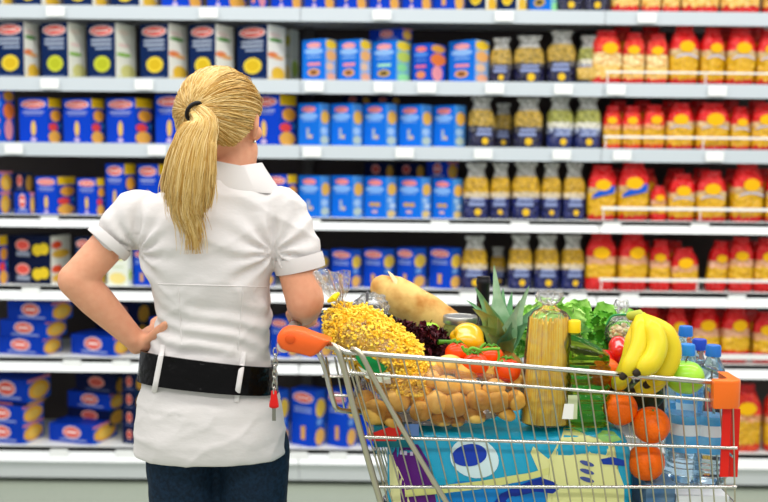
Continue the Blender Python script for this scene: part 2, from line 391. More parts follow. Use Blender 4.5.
# sixth shelf
box(-4, 43, 62, 339.5, 5, 'flat'); box(0, 46, 67, 322.5, 5, 'flat', ybase=339.3); box(8, 52, 73, 303.5, 5, 'flat', ybase=322.2)
box(71, 113.5, 133, 337.5, 5, 'flat'); box(96, 136, 148, 324, 5, 'flatdark', dy=.2, ybase=343); box(100, 138, 150, 304, 5, 'flatdark', dy=.2, ybase=323.8); box(96, 136, 148, 343.2, 5, 'flatdark', dy=.2)
for a in [(150, 170, 182), (184, 206, 218), (270, 288, 301), (302, 321, 334), (336, 355, 366)]:
    box(a[0], a[1], a[2], 319, 5, 'bluetall', dy=.03)
# bottom shelf
box(-22, 23, 44, 426, 6, 'flat'); box(-22, 23, 44, 407.5, 6, 'flat', ybase=425.8); box(-16, 28, 51, 381, 6, 'flat', ybase=403.5, dy=.03)
box(-18, 26, 48, 404, 6, 'flatdark', ybase=407.3, dy=.02)
box(49, 93, 117, 427.5, 6, 'flat'); box(68, 110, 125, 411, 6, 'flatdark', ybase=427, dy=.12); box(68, 110, 125, 395, 6, 'flat', ybase=410.8, dy=.12); box(76, 116, 127, 377, 6, 'flatdark', ybase=394.8, dy=.12)
for k in range(4):
    box(122, 136, 150, 375 + 18 * k, 6, 'flatdark', ybase=375 + 18 * (k + 1) - .3 if k < 3 else None, dy=.02)
for a in [(258, 279, 289), (291, 315, 326), (327, 347, 357), (359, 381, 392), (394, 415, 426)]:
    box(a[0], a[1], a[2], 392, 6, 'bluetall')

# bags
def pasta_mat(name, bands, nscale=26):
    m = bpy.data.materials.new(name); m.use_nodes = True; nt = m.node_tree; b = nt.nodes['Principled BSDF']
    b.inputs['Roughness'].default_value = .24; b.inputs['Specular IOR Level'].default_value = .5
    tc = nt.nodes.new('ShaderNodeTexCoord'); sp = nt.nodes.new('ShaderNodeSeparateXYZ'); nt.links.new(tc.outputs['Generated'], sp.inputs[0])
    n = nt.nodes.new('ShaderNodeTexNoise'); n.inputs['Scale'].default_value = 7; nt.links.new(tc.outputs['Generated'], n.inputs['Vector'])
    ad = nt.nodes.new('ShaderNodeMath'); ad.operation = 'MULTIPLY_ADD'; ad.inputs[1].default_value = .12; ad.inputs[2].default_value = -.06
    nt.links.new(n.outputs['Fac'], ad.inputs[0])
    s2 = nt.nodes.new('ShaderNodeMath'); nt.links.new(ad.outputs[0], s2.inputs[0]); nt.links.new(sp.outputs['Z'], s2.inputs[1])
    def ramp(idx):
        cr = nt.nodes.new('ShaderNodeValToRGB'); cr.color_ramp.interpolation = 'CONSTANT'
        while len(cr.color_ramp.elements) < len(bands): cr.color_ramp.elements.new(.5)
        for e, bd in zip(cr.color_ramp.elements, bands): e.position = bd[0]; e.color = lin(bd[idx])
        nt.links.new(s2.outputs[0], cr.inputs[0]); return cr
    a, c = ramp(1), ramp(2)
    v = nt.nodes.new('ShaderNodeTexNoise'); v.inputs['Scale'].default_value = nscale * 3; v.inputs['Detail'].default_value = 2; nt.links.new(tc.outputs['Object'], v.inputs['Vector'])
    r = nt.nodes.new('ShaderNodeValToRGB'); r.color_ramp.elements[0].position = .42; r.color_ramp.elements[1].position = .6; nt.links.new(v.outputs['Fac'], r.inputs[0])
    mx = nt.nodes.new('ShaderNodeMix'); mx.data_type = 'RGBA'
    nt.links.new(r.outputs[0], mx.inputs[0]); nt.links.new(a.outputs[0], mx.inputs[6]); nt.links.new(c.outputs[0], mx.inputs[7])
    nt.links.new(mx.outputs[2], b.inputs['Base Color'])
    bp = nt.nodes.new('ShaderNodeBump'); bp.inputs['Strength'].default_value = 1; bp.inputs['Distance'].default_value = .03
    v2 = nt.nodes.new('ShaderNodeTexNoise'); v2.inputs['Scale'].default_value = 38; nt.links.new(tc.outputs['Object'], v2.inputs['Vector'])
    nt.links.new(v2.outputs['Fac'], bp.inputs['Height']); nt.links.new(bp.outputs[0], b.inputs['Normal'])
    return m
RED, RED2 = '#d60008', '#e81c1c'
BM = {
 'red': pasta_mat('red_pasta_bag', [(0, RED, '#d81c14'), (.10, '#e6b416', '#d9a010'), (.50, '#dfc48c', '#d8a878'), (.60, RED, RED2), (.9, '#c4060c', RED)]),
 'redpale': pasta_mat('red_pale_pasta_bag', [(0, RED, '#d81c14'), (.12, '#f2cf7c', '#f0b84c'), (.36, '#f6e2a4', '#efb060'), (.58, RED, '#f04a30'), (.88, RED, '#c4060c')]),
 'redlow': pasta_mat('red_low_window_bag', [(0, RED, RED2), (.22, '#e8b81c', '#dca410'), (.46, '#e8ae90', '#dfa060'), (.6, RED, RED2), (.9, '#c4060c', RED)]),
 'redorange': pasta_mat('red_orange_bag', [(0, '#e6521a', RED), (.12, '#e4b01a', '#d99e10'), (.46, '#e8b07c', '#df8a50'), (.56, '#e8141a', '#f04020'), (.86, RED, '#c4060c')]),
 'navy': pasta_mat('navy_band_bag', [(0, '#14206c', '#0c1440'), (.50, '#d8c8b0', '#c9b48c'), (.62, '#d9ab20', '#a87f18')]),
 'navygreen': pasta_mat('navy_band_green_bag', [(0, '#101a50', '#1c2a70'), (.36, '#b9c4d8', '#1a2860'), (.52, '#e4e0d2', '#cfcbb8'), (.66, '#a8a850', '#7c7c38')]),
 'navydark': pasta_mat('dark_navy_bag', [(0, '#191848', '#0b0d26'), (.42, '#5a5658', '#2e2c34'), (.56, '#c4a040', '#8a7330')]),
 'yellow': pasta_mat('yellow_pasta', [(0, '#e4c068', '#c99f38')]),
}
BW = {'red': 'red pasta bag with yellow oval label', 'redpale': 'red bag of pale pasta with loose top', 'redlow': 'red pasta bag with low yellow window', 'redorange': 'red and orange pasta bag',
      'redblue': 'red pasta bag with slanted blue band', 'navy': 'clear pasta bag with navy band', 'navygreen': 'clear bag with navy label and greenish pasta', 'navydark': 'dark navy and clear pasta bag', 'yellow': 'clear bag of yellow pasta lying over'}
def bag_rings(w, d, h, seed, prof, n=28, ex=.62, crin=1.0):
    rings = []
    for t, k in prof:
        ring = []
        for i in range(n):
            a = 2 * PI * i / n
            x = sgnpow(math.cos(a), ex) * w / 2; y = sgnpow(math.sin(a), ex) * d / 2
            gather = max(0, (t - .72)) * 1.6 * crin
            q = 1 + gather * .35 * math.sin(a * 6 + seed) + .09 * noise.noise(Vector((x * 16 + seed, y * 16, t * h * 18)))
            yy = k ** 1.6 if t > .7 else k
            ring.append(Vector((x * k * q, y * yy * q, t * h)))
        rings.append(ring)
    return rings
def bag(x0, x1, ytop, row, kind, lean=0, dy=0.0, ybase=None, rot=None):
    seed = x0 * 1.7 + row
    Yc = YR + .075 + dy
    a = P(x0, 160, Yc).x; b = P(x1, 160, Yc).x
    z0 = SZ[row] - .002 if ybase is None else P(x0, ybase, Yc).z
    h = P((x0 + x1) / 2, ytop, Yc).z - z0
    w = (b - a) * .98; d = min(w * .62, .09)
    red = kind.startswith('red'); base = 'red' if kind == 'redblue' else kind
    if red: prof = [(0, .80), (.012, .9), (.06, .97), (.2, 1), (.45, 1), (.62, .98), (.72, .94), (.80, .84), (.87, .70), (.92, .58), (.96, .60), (1, .56)]
    else: prof = [(0, .82), (.012, .9), (.05, .97), (.2, 1), (.45, .99), (.6, .97), (.70, .88), (.76, .70)]
    m = MB(); m.rings(bag_rings(w, d, h, seed, prof), BM[base])
    o = m.build('pasta_bag', None, True, ((a + b) / 2, Yc, z0), (random.uniform(-.25, .25)))
    if lean: o.rotation_euler = (0, R(lean), o.rotation_euler.z)
    if rot: o.rotation_euler = rot
    if not red:
        m = MB(); m.rings(bag_rings(w, d, h, seed, [(.74, .76), (.80, .64), (.86, .52), (.91, .56), (.96, .66), (1.0, .62)], crin=1.8), FILM_BAG, caps=False); m.build('gathered_neck', o)
    if red:
        m = MB(); y = -d / 2 * 1.03 - .003
        ly = .64 if kind in ('red', 'redblue') else .66
        m.lathe([(.001, -.002), (w * .25, -.001), (w * .27, .002), (.001, .003)], col('#f4b818', .3), (0, y, ly * h), 20, Matrix.Rotation(R(90), 3, 'X') @ Matrix.Diagonal((1, .72, 1)))
        m.build('oval_label', o)
        if kind == 'redblue':
            m = MB(); y2 = y - .002
            m.poly([(-w * .4, y2, h * .40), (w * .38, y2, h * .50), (w * .40, y2, h * .64), (-w * .02, y2, h * .58), (-w * .36, y2, h * .46)], col('#1c58c8', .3)); m.build('blue_band', o, False)
        elif kind == 'red':
            m = MB(); y2 = y + .0015; pts = []
            for k in range(9):
                t = k / 8; pts.append((-w * .4 + w * .8 * t, y2, h * (.47 + .06 * math.sin(PI * t))))
            for k in range(8, -1, -1):
                t = k / 8; pts.append((-w * .4 + w * .8 * t, y2, h * (.44 + .05 * math.sin(PI * t))))
            m.poly(pts, col('#c8c4d4', .3)); m.build('name_strip', o, False)
    elif kind != 'yellow':
        m = MB(); y = -d / 2 * 1.02 - .002
        m.lathe([(.001, -.001), (w * .13, 0), (.001, .001)], col('#e8bc2c', .3), (w * .05, y, h * .13), 14, Matrix.Rotation(R(90), 3, 'X'))
        m.box((-w * .3, y, h * .24), (w * .3, y + .001, h * .30), col('#8f9cc8', .3))
        m.box((-w * .26, y, h * .33), (w * .28, y + .001, h * .38), col('#8f9cc8', .3))
        m.build('front_label', o)
    PROD.append((o, x0, z0, row, BW[kind], 'bag', ('red pasta bags' if red else 'clear pasta bags') + ' on the ' + ROWN[row]))
    return o
# top shelf
bag(552, 578, -45, 0, 'navydark'); bag(579, 604, -45, 0, 'navydark')
for a in [(606, 634), (636, 655), (656, 674), (675, 712), (714, 752), (755, 785)]: bag(a[0], a[1], -48, 0, 'redpale')
# second shelf
for a in [(488, 510, 38, 'navydark'), (511, 542, 36, 'navydark'), (544, 573, 31, 'navydark'), (574, 600, 36, 'navygreen')]: bag(a[0], a[1], a[2], 1, a[3], dy=.02)
_b = bag(579, 592, 42, 1, 'yellow', dy=-.03)
_b.rotation_euler = (0, R(86), .1); _b.location = (P(578, 73, YR + .03).x, YR + .045, P(578, 73, YR).z)
for a in [(588, 618, 31), (619, 641, 33), (642, 664, 34)]: bag(a[0], a[1], a[2], 1, 'redpale')
for a in [(665, 694, 26), (695, 720, 28), (721, 750, 28), (751, 779, 30)]: bag(a[0], a[1], a[2], 1, 'red')
# third shelf
for a in [(467, 494, 97, 'navydark'), (513, 542, 98, 'navydark'), (545, 572, 97, 'navygreen'), (573, 600, 97, 'navygreen')]: bag(a[0], a[1], a[2], 2, a[3])
bag(493, 512, 103, 2, 'navydark', dy=.10)
for a in [(602, 620, 106), (621, 640, 106), (641, 663, 105), (665, 692, 103), (693, 727, 103), (728, 748, 107), (749, 776, 103)]: bag(a[0], a[1], a[2], 2, 'redorange' if a[0] < 660 else 'red')
# fourth shelf
for a in [(463, 490, 163), (491, 511, 163), (512, 541, 162), (542, 562, 163), (563, 586, 163)]: bag(a[0], a[1], a[2], 3, 'navy')
bag(588, 617, 165, 3, 'redblue'); bag(618, 650, 162, 3, 'redblue'); bag(651, 668, 186, 3, 'redlow')
for a in [(669, 696, 174), (697, 727, 171), (731, 764, 164), (766, 790, 170)]: bag(a[0], a[1], a[2], 3, 'red')
# fifth shelf
for a in [(463, 490, 236), (510, 535, 235), (536, 562, 235), (563, 587, 235)]: bag(a[0], a[1], a[2], 4, 'navy')
bag(492, 508, 247, 4, 'navy', dy=.12)
for a in [(588, 619, 233), (620, 651, 233), (653, 674, 240)]: bag(a[0], a[1], a[2], 4, 'redlow')
bag(676, 704, 248, 4, 'redlow', lean=-5); bag(709, 730, 241, 4, 'redlow', lean=6)
for a in [(733, 757, 237), (758, 784, 238)]: bag(a[0], a[1], a[2], 4, 'redlow')
# sixth shelf
for a in [(606, 636, 309), (640, 668, 306), (670, 695, 307), (697, 726, 305), (727, 757, 305), (760, 786, 312)]: bag(a[0], a[1], a[2], 5, 'redlow')
# bottom shelf
for a in [(700, 733, 384), (736, 772, 384)]: bag(a[0], a[1], a[2], 6, 'redorange')
bag(775, 805, 388, 6, 'redorange')
# a second row stands behind the front bags, partly seen over them
for r, xs, yt in [(1, [606, 634, 668, 706, 738], 24), (2, [604, 628, 656, 684, 716, 742], 98), (3, [600, 634, 664, 690, 722, 750], 166), (4, [598, 632, 664, 722, 748], 238), (5, [620, 654, 684, 714, 744], 306)]:
    for x in xs: bag(x, x + 25, yt + 3, r, 'redpale' if r == 1 else 'redorange', dy=.13)
# labels
fam = {}
for p in PROD: fam.setdefault((p[4], p[3]), []).append(p)
GEN = {}
for (desc, row), ps in fam.items():
    ps.sort(key=lambda p: (round(p[1] / 6), -p[2]))
    for i, p in enumerate(ps):
        o = p[0]
        if len(ps) == 1: lab = f'{desc} on the {ROWN[row]}'
        else: lab = f'{desc}, {ORD[i] if i < 12 else str(i+1)+"th"} from left on {ROWN[row]}'
        tag(o, lab, p[5], p[6])

#PART2
# ------------------------------------------------------------------ remesh helper
def remesh(mb, name, voxel, mat, parent, smooth_it=6, disp=None, sub=0):
    o = mb.build(name, parent)
    md = o.modifiers.new('r', 'REMESH'); md.mode = 'VOXEL'; md.voxel_size = voxel; md.use_smooth_shade = True
    if smooth_it:
        ms = o.modifiers.new('s', 'SMOOTH'); ms.factor = .5; ms.iterations = smooth_it
    dg = bpy.context.evaluated_depsgraph_get(); dg.update()
    me = bpy.data.meshes.new_from_object(o.evaluated_get(dg))
    o.modifiers.clear(); old = o.data; o.data = me; bpy.data.meshes.remove(old)
    me.materials.clear(); me.materials.append(mat)
    me.polygons.foreach_set('material_index', [0] * len(me.polygons))
    if disp:
        ns = [v.normal.copy() for v in me.vertices]
        for v, n in zip(me.vertices, ns): v.co = disp(v.co, n)
    me.polygons.foreach_set('use_smooth', [True] * len(me.polygons)); me.update()
    return o
SKIN = M('#e3a583', 0.5, sss=.12, nscale=70, bump=.06, bdist=.001, col2='#dc9a78', ramp=(.3, .8))
SHIRT = M('#dad5d2', 0.85, nscale=14, bump=.5, bdist=.006, stretch=(1, 1, 2.2), detail=5)
SHIRT2 = M('#dcd7d4', 0.85)
JEANS = M('#0b1c2c', 0.8, nscale=120, col2='#142c42', bump=.15, bdist=.001, detail=6)
# ------------------------------------------------------------------ person
PY = 2.05
person = empty('person', (P(212, 300, PY).x, PY, 0))
tag(person, 'person in white short-sleeved shirt and wide black belt, hand on hip, blonde ponytail', 'person')
O = Vector(person.location)
def Q(px, py, Y=PY): return P(px, py, Y) - O
SC = PY / F
def torso_rings(rows, n=48, ex=.86):
    rings = []
    for cx, hw, y, d, dy in rows:
        c = Q(cx, y, PY + dy); w = hw * SC; ring = []
        for k in range(n):
            a = 2 * PI * k / n
            ring.append(c + Vector((sgnpow(math.cos(a), ex) * w, sgnpow(math.sin(a), ex) * d, 0)))
        rings.append(ring)
    return rings
body = MB()
# trunk, neck, legs
body.rings(torso_rings([(215, 52, 430, .09, 0), (213, 60, 400, .105, 0), (212, 52, 350, .09, 0), (212, 49, 320, .085, 0), (210, 57, 270, .10, 0), (208, 63, 225, .09, 0), (212, 55, 200, .07, 0), (220, 36, 190, .06, 0)])[::-1], SKIN)
body.limb([Q(226, 206), Q(230, 180, PY + .005), Q(234, 150, PY + .02)], [.058, .049, .050], SKIN)
for sx, kx in ((182, 186), (253, 248)):
    hip = Q(sx, 455); kn = Vector((hip.x + (.01 if sx < 200 else -.01), .01, .50)); an = Vector((hip.x, .03, .10))
    body.limb([hip, hip.lerp(kn, .5), kn, kn.lerp(an, .35), an], [.066, .062, .050, .050, .036], SKIN)
    body.limb([an + Vector((0, 0, -.04)), an + Vector((0, .13, -.055))], [.036, .030], SKIN)
# left arm, hand on the hip
LS, LE, LW = Q(134, 217), Q(76, 280, PY - .045), Q(134, 339, PY - .005)
body.limb([LS, LS.lerp(LE, .5), LE], [.041, .037, .036], SKIN)
body.limb([LE, LE.lerp(LW, .35), LW], [.037, .036, .0235], SKIN)
body.limb([LW, Q(146, 340, PY + .02), Q(154, 334, PY + .05)], [.0265, .028, .026], SKIN, flat=.8)
for k, (a, b_) in enumerate([((150, 322), (150, 318)), ((152, 329), (153, 327)), ((153, 336), (155, 336)), ((154, 343), (156, 345))]):
    body.limb([Q(154, 330 + 3 * k, PY + .05), Q(a[0] + 4, a[1], PY + .085), Q(b_[0] + 8, b_[1] + 1, PY + .115), Q(b_[0] + 17, b_[1] + 2, PY + .125)], [.010, .0095, .009, .0075], SKIN, 10)
body.limb([Q(144, 344, PY - .005), Q(153, 337, PY - .035), Q(160, 330, PY - .06), Q(167, 323, PY - .078)], [.013, .0125, .0115, .008], SKIN, 10)
body.limb([Q(136, 346, PY), Q(146, 343, PY - .01), Q(153, 338, PY - .02)], [.018, .018, .014], SKIN, 10)
# right arm, forearm reaching to the trolley handle
HB = P(300, 322, 2.21) ; HB.z = 1.128
RS, RE, RW = Q(284, 217), Q(305, 300, PY - .03), (HB - O) + Vector((.012, -.045, .012))
body.limb([RS, RS.lerp(RE, .55), RE], [.040, .041, .040], SKIN)
body.limb([RE, RE.lerp(RW, .4), RW], [.040, .038, .026], SKIN)
hc = HB - O
body.limb([RW, hc + Vector((.008, .0, .026)), hc + Vector((.004, .035, .024))], [.026, .026, .022], SKIN, flat=.7)
for k in range(4):
    y = -.012 + k * .021; L = (.9, 1, .95, .8)[k]
    body.limb([hc + Vector((.014, y, .027)), hc + Vector((.034, y + .002, .010)), hc + Vector((.030, y + .003, -.012)), hc + Vector((.010, y + .002, -.024 * L))], [.010, .0095, .009, .008], SKIN, 10)
body.limb([hc + Vector((-.004, -.03, .018)), hc + Vector((-.022, -.01, .008)), hc + Vector((-.022, .012, -.008))], [.012, .011, .009], SKIN, 10)
# head: skull, face turned away and to the side, ear
HC = Q(221, 127, PY + .01)
yaw = R(-16); RZ = Matrix.Rotation(yaw, 3, 'Z')
def H(x, y, z): return HC + RZ @ Vector((x, y, z))
body.ball(H(0, -.005, .018), (.070, .088, .088), SKIN, RZ)
body.limb([H(0, .035, .01), H(0, .05, -.05), H(0, .062, -.088)], [.058, .048, .026], SKIN)
body.limb([H(-.035, .02, -.045), H(0, .058, -.09), H(.035, .02, -.045)], [.022, .020, .022], SKIN)
body.limb([H(0, .086, .02), H(0, .106, -.012), H(0, .100, -.02)], [.009, .012, .010], SKIN, 10)
for sx in (-1, 1):
    body.limb([H(sx * .012, .096, -.02), H(sx * .014, .092, -.022)], [.008, .007], SKIN, 8)
    body.limb([H(sx * .045, .066, -.01), H(sx * .03, .078, -.018)], [.018, .014], SKIN, 10)
    # ear
    body.limb([H(sx * .071, .004, .018), H(sx * .083, -.010, .022), H(sx * .083, -.013, .002), H(sx * .074, -.002, -.022), H(sx * .069, .008, -.026)], [.006, .007, .0075, .006, .005], SKIN, 10)
    body.limb([H(sx * .070, .0, .005), H(sx * .076, -.006, .0)], [.012, .009], SKIN, 10)
bo = remesh(body, 'body', .0042, SKIN, person, 5)
f = MB()
for sx in (-1, 1):
    f.ball(H(sx * .031, .079, .012), (.012, .009, .0085), M('#f2efec', .2), RZ, 12, 8); f.ball(H(sx * .031, .0865, .012), (.005, .003, .005), M('#3b5f7c', .2), RZ, 10, 6)
f.build('eyes', person)
f = MB(); f.limb([H(-.022, .087, -.052), H(0, .094, -.050), H(.022, .087, -.052)], [.004, .006, .004], M('#c4625c', .4), 10); f.build('lips', person)
# shirt
def shirt_disp(co, n):
    z = co.z; amp = .0022
    def ridge(p): return (1 - abs(noise.noise(p)) * 2) ** 3
    d = noise.noise(Vector((co.x * 9, co.y * 9, z * 20))) * .004
    d += ridge(Vector((co.x * 5 + z * 3, co.y * 4 + 5, z * 13 + co.x * 4))) * .0042 * (.35 if z < Q(210, 400).z else 1)
    d += ridge(Vector((co.x * 12 + 9, co.y * 8, z * 20 - co.x * 9))) * .0022
    w = Q(210, 325).z
    d += .0036 * math.sin((z + co.x * .35) * 150 + 5 * noise.noise(co * 7)) * math.exp(-((z - w) / .05) ** 2)
    for sx, ax in ((-1, 142), (1, 276)):
        p = Q(ax, 250); r = math.hypot(co.x - p.x, z - p.z)
        if r < .2: d += .006 * math.sin(math.atan2(z - p.z, co.x - p.x) * 11 + 2 * noise.noise(co * 11)) * math.exp(-(r / .085) ** 2) * min(1, r / .03)
    d -= .003
    return co + n * d
sm = MB()
sm.rings(torso_rings([(212, 78.5, 450, .128, 0), (212, 78.5, 443, .134, 0), (211, 77, 430, .138, 0), (210, 73, 405, .130, 0), (209, 66, 380, .118, 0), (209, 63.5, 362, .11, 0), (210, 60, 345, .106, 0), (213, 57, 325, .103, 0),
    (213, 57, 308, .104, 0), (211, 61, 285, .112, 0), (209, 67, 258, .116, 0), (208.5, 71, 235, .112, 0), (209, 73, 215, .102, 0), (211, 68, 202, .088, 0), (216, 56, 191, .076, .0), (225, 36, 180, .068, .005), (232, 27, 168, .062, .01)])[::-1], SHIRT)
sm.limb([Q(140, 212), Q(124, 228, PY - .01), Q(113, 239, PY - .02)], [.052, .053, .043], SHIRT)
sm.limb([Q(280, 212), Q(291, 238, PY - .005), Q(297, 254, PY - .01)], [.055, .056, .052], SHIRT)
so = remesh(sm, 'shirt', .005, SHIRT, person, 6, shirt_disp)
def ring_band(c, axis, r, h, m, th=.0035, n=36, flat=1):
    mb = MB(); axis = axis.normalized()
    mb.tube([c - axis * h / 2, c - axis * h * .25, c + axis * h * .25, c + axis * h / 2], [r, r + .001, r + .001, r], m, n, False)
    mb.tube([c + axis * h / 2, c - axis * h / 2], [r - th, r - th], m, n, False)
    return mb
la = (LE - LS); ra = (Q(300, 290) - Q(290, 245))
ring_band(Q(109.5, 242, PY - .022), la, .0485, .020, SHIRT2).build('sleeve_hem', so)
ring_band(Q(299, 263, PY - .012), ra, .0520, .030, SHIRT2).build('sleeve_cuff', so)
# collar, stands around the nape and lies over the shoulders
cb = MB(); ringA, ringB, ringC = [], [], []
for k in range(33):
    a = R(-215) + R(250) * k / 32
    ca, sa = math.cos(a), math.sin(a); c0 = Q(234, 170, PY + .012)
    ringA.append(c0 + Vector((ca * .058, sa * .060, .006 + .010 * ca)))
    ringB.append(c0 + Vector((ca * .066, sa * .070, .014 + .012 * ca * -1)))
    ringC.append(c0 + Vector((ca * .098, sa * .083, -.034 - .010 * ca)))
vs = ringA + ringB + ringC + [p - Vector((0, 0, .004)) for p in ringC]; n = 33; fs = []
for j in range(3):
    for k in range(n - 1): fs.append((j * n + k, j * n + k + 1, (j + 1) * n + k + 1, (j + 1) * n + k))
cb.add(vs, fs, SHIRT2); cb.build('collar', so)
# seams follow the cloth
from mathutils.bvhtree import BVHTree
def bvh_of(o):
    me = o.data; return BVHTree.FromPolygons([v.co.copy() for v in me.vertices], [tuple(p.vertices) for p in me.polygons])
def on_cloth(tree, x, y, off):
    o = EYE - O; d = (P(x, y, 2) - EYE).normalized()
    h = tree.ray_cast(o, d); return (h[0] - d * off) if h[0] is not None else None
ST = bvh_of(so)
def seam(pts, r=.0013, m=SHIRT2, off=.0):
    mb = MB(); q = [on_cloth(ST, x, y, off) for x, y in pts]; mb.tube([p for p in q if p is not None], r, m, 6); return mb
def lp(a, b, n=10): return [(a[0] + (b[0] - a[0]) * k / n, a[1] + (b[1] - a[1]) * k / n) for k in range(n + 1)]
seam(lp((158, 284), (272, 287), 24)).build('waist_seam', so)
seam(lp((178, 287), (182, 345))).build('back_dart', so); seam(lp((243, 287), (238, 350))).build('back_dart', so)
# belt
bm_ = MB(); rows = [(0, .150), (1, .150)]
def belt_ring(off, top):
    ring = []
    for k in range(64):
        a = 2 * PI * k / 64; ca, sa = sgnpow(math.cos(a), .86), sgnpow(math.sin(a), .86)
        px = 209 + ca * 64.5
        y = (358 + (px - 209) * .118) if top else (386 + (px - 209) * .10)
        hw = (64.5 if top else 67.5)
        q = Q(209, y, PY); ring.append(Vector((q.x + ca * (hw * SC + off), sa * ((.113 if top else .124) + off), q.z - sa * .018)))
    return ring
mid = lambda A, B_, t: [a.lerp(b, t) for a, b in zip(A, B_)]
A_, B2 = belt_ring(.006, True), belt_ring(.006, False)
Ai, Bi = belt_ring(.001, True), belt_ring(.001, False)
bm_.rings([Bi, B2, mid(B2, A_, .06), mid(B2, A_, .5), mid(B2, A_, .94), A_, Ai], M('#060505', 0.18, spec=.16, nscale=22, bump=.9, bdist=.01), caps=False)
belt = bm_.build('belt', person)
BT = bvh_of(belt)
for xa, xb in (((163, 345), (154, 392)), ((244, 352), (236, 402))):
    mb = MB(); pts = []
    for k in range(9):
        t = k / 8; x = xa[0] + (xb[0] - xa[0]) * t; y = xa[1] + (xb[1] - xa[1]) * t
        hits = [h for h in (on_cloth(BT, x, y, .004), on_cloth(ST, x, y, .004)) if h is not None]
        if k in (0, 8): hits = [on_cloth(ST, x, y, .0015)]
        pts.append(min(hits, key=lambda h: h.y))
    mb.tube(pts, .0055, SHIRT2, 8, flat=.45); mb.build('belt_loop', so)
# jeans and shoes
jm = MB()
for sx in (180, 256):
    hip = Q(sx, 448); kn = Vector((hip.x + (.012 if sx < 200 else -.012), .01, .50)); an = Vector((hip.x, .03, .07))
    jm.limb([hip, hip.lerp(kn, .15), hip.lerp(kn, .5), kn, kn.lerp(an, .35), an], [.073, .072, .068, .056, .057, .043], JEANS)
jm.rings(torso_rings([(217, 64, 446, .098, 0), (214, 68, 432, .108, 0), (212, 66, 400, .108, 0), (212, 60, 372, .10, 0)])[::-1], JEANS)
remesh(jm, 'jeans', .008, JEANS, person, 4, lambda co, n: co + n * .002 * noise.noise(Vector((co.x * 20, co.y * 20, co.z * 40))))
for sx in (181, 254):
    hx = Q(sx, 448).x; mb = MB(); mb.lathe([(.02, 0), (.046, .002), (.05, .012), (.048, .035), (.042, .06), (.036, .085)], M('#2b2422', .4), (hx, .075, 0), 24, Matrix.Diagonal((.9, 2.3, 1)))
    mb.build('shoe', person)
# hair
def hair_surf(a, b):
    """a: 0 back .. +-pi around, b: 0 crown top .. 1 hairline; head frame"""
    th = b * R(118)
    d = Vector((math.sin(th) * math.sin(a), -math.sin(th) * math.cos(a), math.cos(th)))
    return Vector((d.x * .080, d.y * .099 - .006, d.z * .101 + .016))
TIE = Vector((-.012, -.101, .030))        # where the tie sits, head frame
cap = MB()
def capfn(d): return 1
cap.ball(H(0, -.006, .016), (.0765, .094, .0975), SKIN, RZ, 32, 20)
hm = [M('#c9a052', .42, nscale=9, col2='#e0bf7a', stretch=(12, 12, 1)), M('#dcbb78', .4), M('#b98c42', .45), M('#ecd39a', .4)]
# scalp cap: only the part behind the hairline
bmh = MB(); NA, NB = 40, 18; grid = []
def hairline(a):   # how far down the hair reaches for each direction
    aa = abs(a)
    if aa < R(55): return 1.03
    if aa < R(100): return 1.03 - (aa - R(55)) / R(45) * .30
    return .73 - (aa - R(100)) / R(80) * .20
for i in range(NA + 1):
    a = -PI + 2 * PI * i / NA
    for j in range(NB + 1):
        p = hair_surf(a, max(.01, j / NB * hairline(a))) * .975; grid.append(H(*p))
fs = []
for i in range(NA):
    for j in range(NB): fs.append((i * (NB + 1) + j, i * (NB + 1) + j + 1, (i + 1) * (NB + 1) + j + 1, (i + 1) * (NB + 1) + j))
bmh.add(grid, fs, hm[2]); hair_cap = bmh.build('hair', person)
def strands(name, paths, rad, parent, mats):
    cu = bpy.data.curves.new(name, 'CURVE'); cu.dimensions = '3D'; cu.bevel_depth = 1.0; cu.bevel_resolution = 0; cu.resolution_u = 2
    for m in mats: cu.materials.append(m)
    for pts, mi in paths:
        s = cu.splines.new('POLY'); s.points.add(len(pts) - 1)
        for k, p in enumerate(pts):
            s.points[k].co = (*p, 1); t = k / (len(pts) - 1)
            s.points[k].radius = rad * (1 if t < .7 else .75 if t < .95 else .3)
        s.material_index = mi; s.use_smooth = True
    o = bpy.data.objects.new(name, cu); C.objects.link(o)
    dg = bpy.context.evaluated_depsgraph_get(); dg.update()
    me = bpy.data.meshes.new_from_object(o.evaluated_get(dg)); bpy.data.objects.remove(o); bpy.data.curves.remove(cu)
    o = bpy.data.objects.new(name, me); C.objects.link(o); o.parent = parent; o['kind'] = 'stuff'
    return o
rnd = random.Random(3); paths = []
for k in range(4200):
    a = rnd.uniform(-PI, PI); hl = hairline(a)
    b = hl * (1 if rnd.random() < .5 else rnd.uniform(.25, 1)) * rnd.uniform(.97, 1.02)
    p0 = hair_surf(a, b); tie = TIE + Vector((rnd.gauss(0, .005), 0, rnd.gauss(0, .006)))
    pts = []; lift = 1 + rnd.uniform(-.008, .02)
    n = 12; jx = rnd.gauss(0, .16)
    for i in range(n + 1):
        t = i / n; q = p0.lerp(tie, t)
        c = Vector((0, -.006, .016)); d = q - c
        # push onto the head ellipsoid
        e = math.sqrt((d.x / .080) ** 2 + (d.y / .099) ** 2 + (d.z / .101) ** 2)
        s_ = 1 / max(e, .2)
        bul = 1 + .05 * math.sin(PI * t) * (1 if d.z > 0 else .3)
        on = c + d * s_ * lift * bul
        fin = on.lerp(tie, max(0, (t - .8) / .2) ** 1.5)
        fin.x += math.sin(t * PI) * jx * .02
        pts.append(H(*fin))
    paths.append((pts, rnd.choices([0, 1, 2, 3], [5, 4, 3, 2])[0]))
strands('hair_strands', paths, .0008, hair_cap, hm)
tie_w = H(*TIE)
pp = MB()
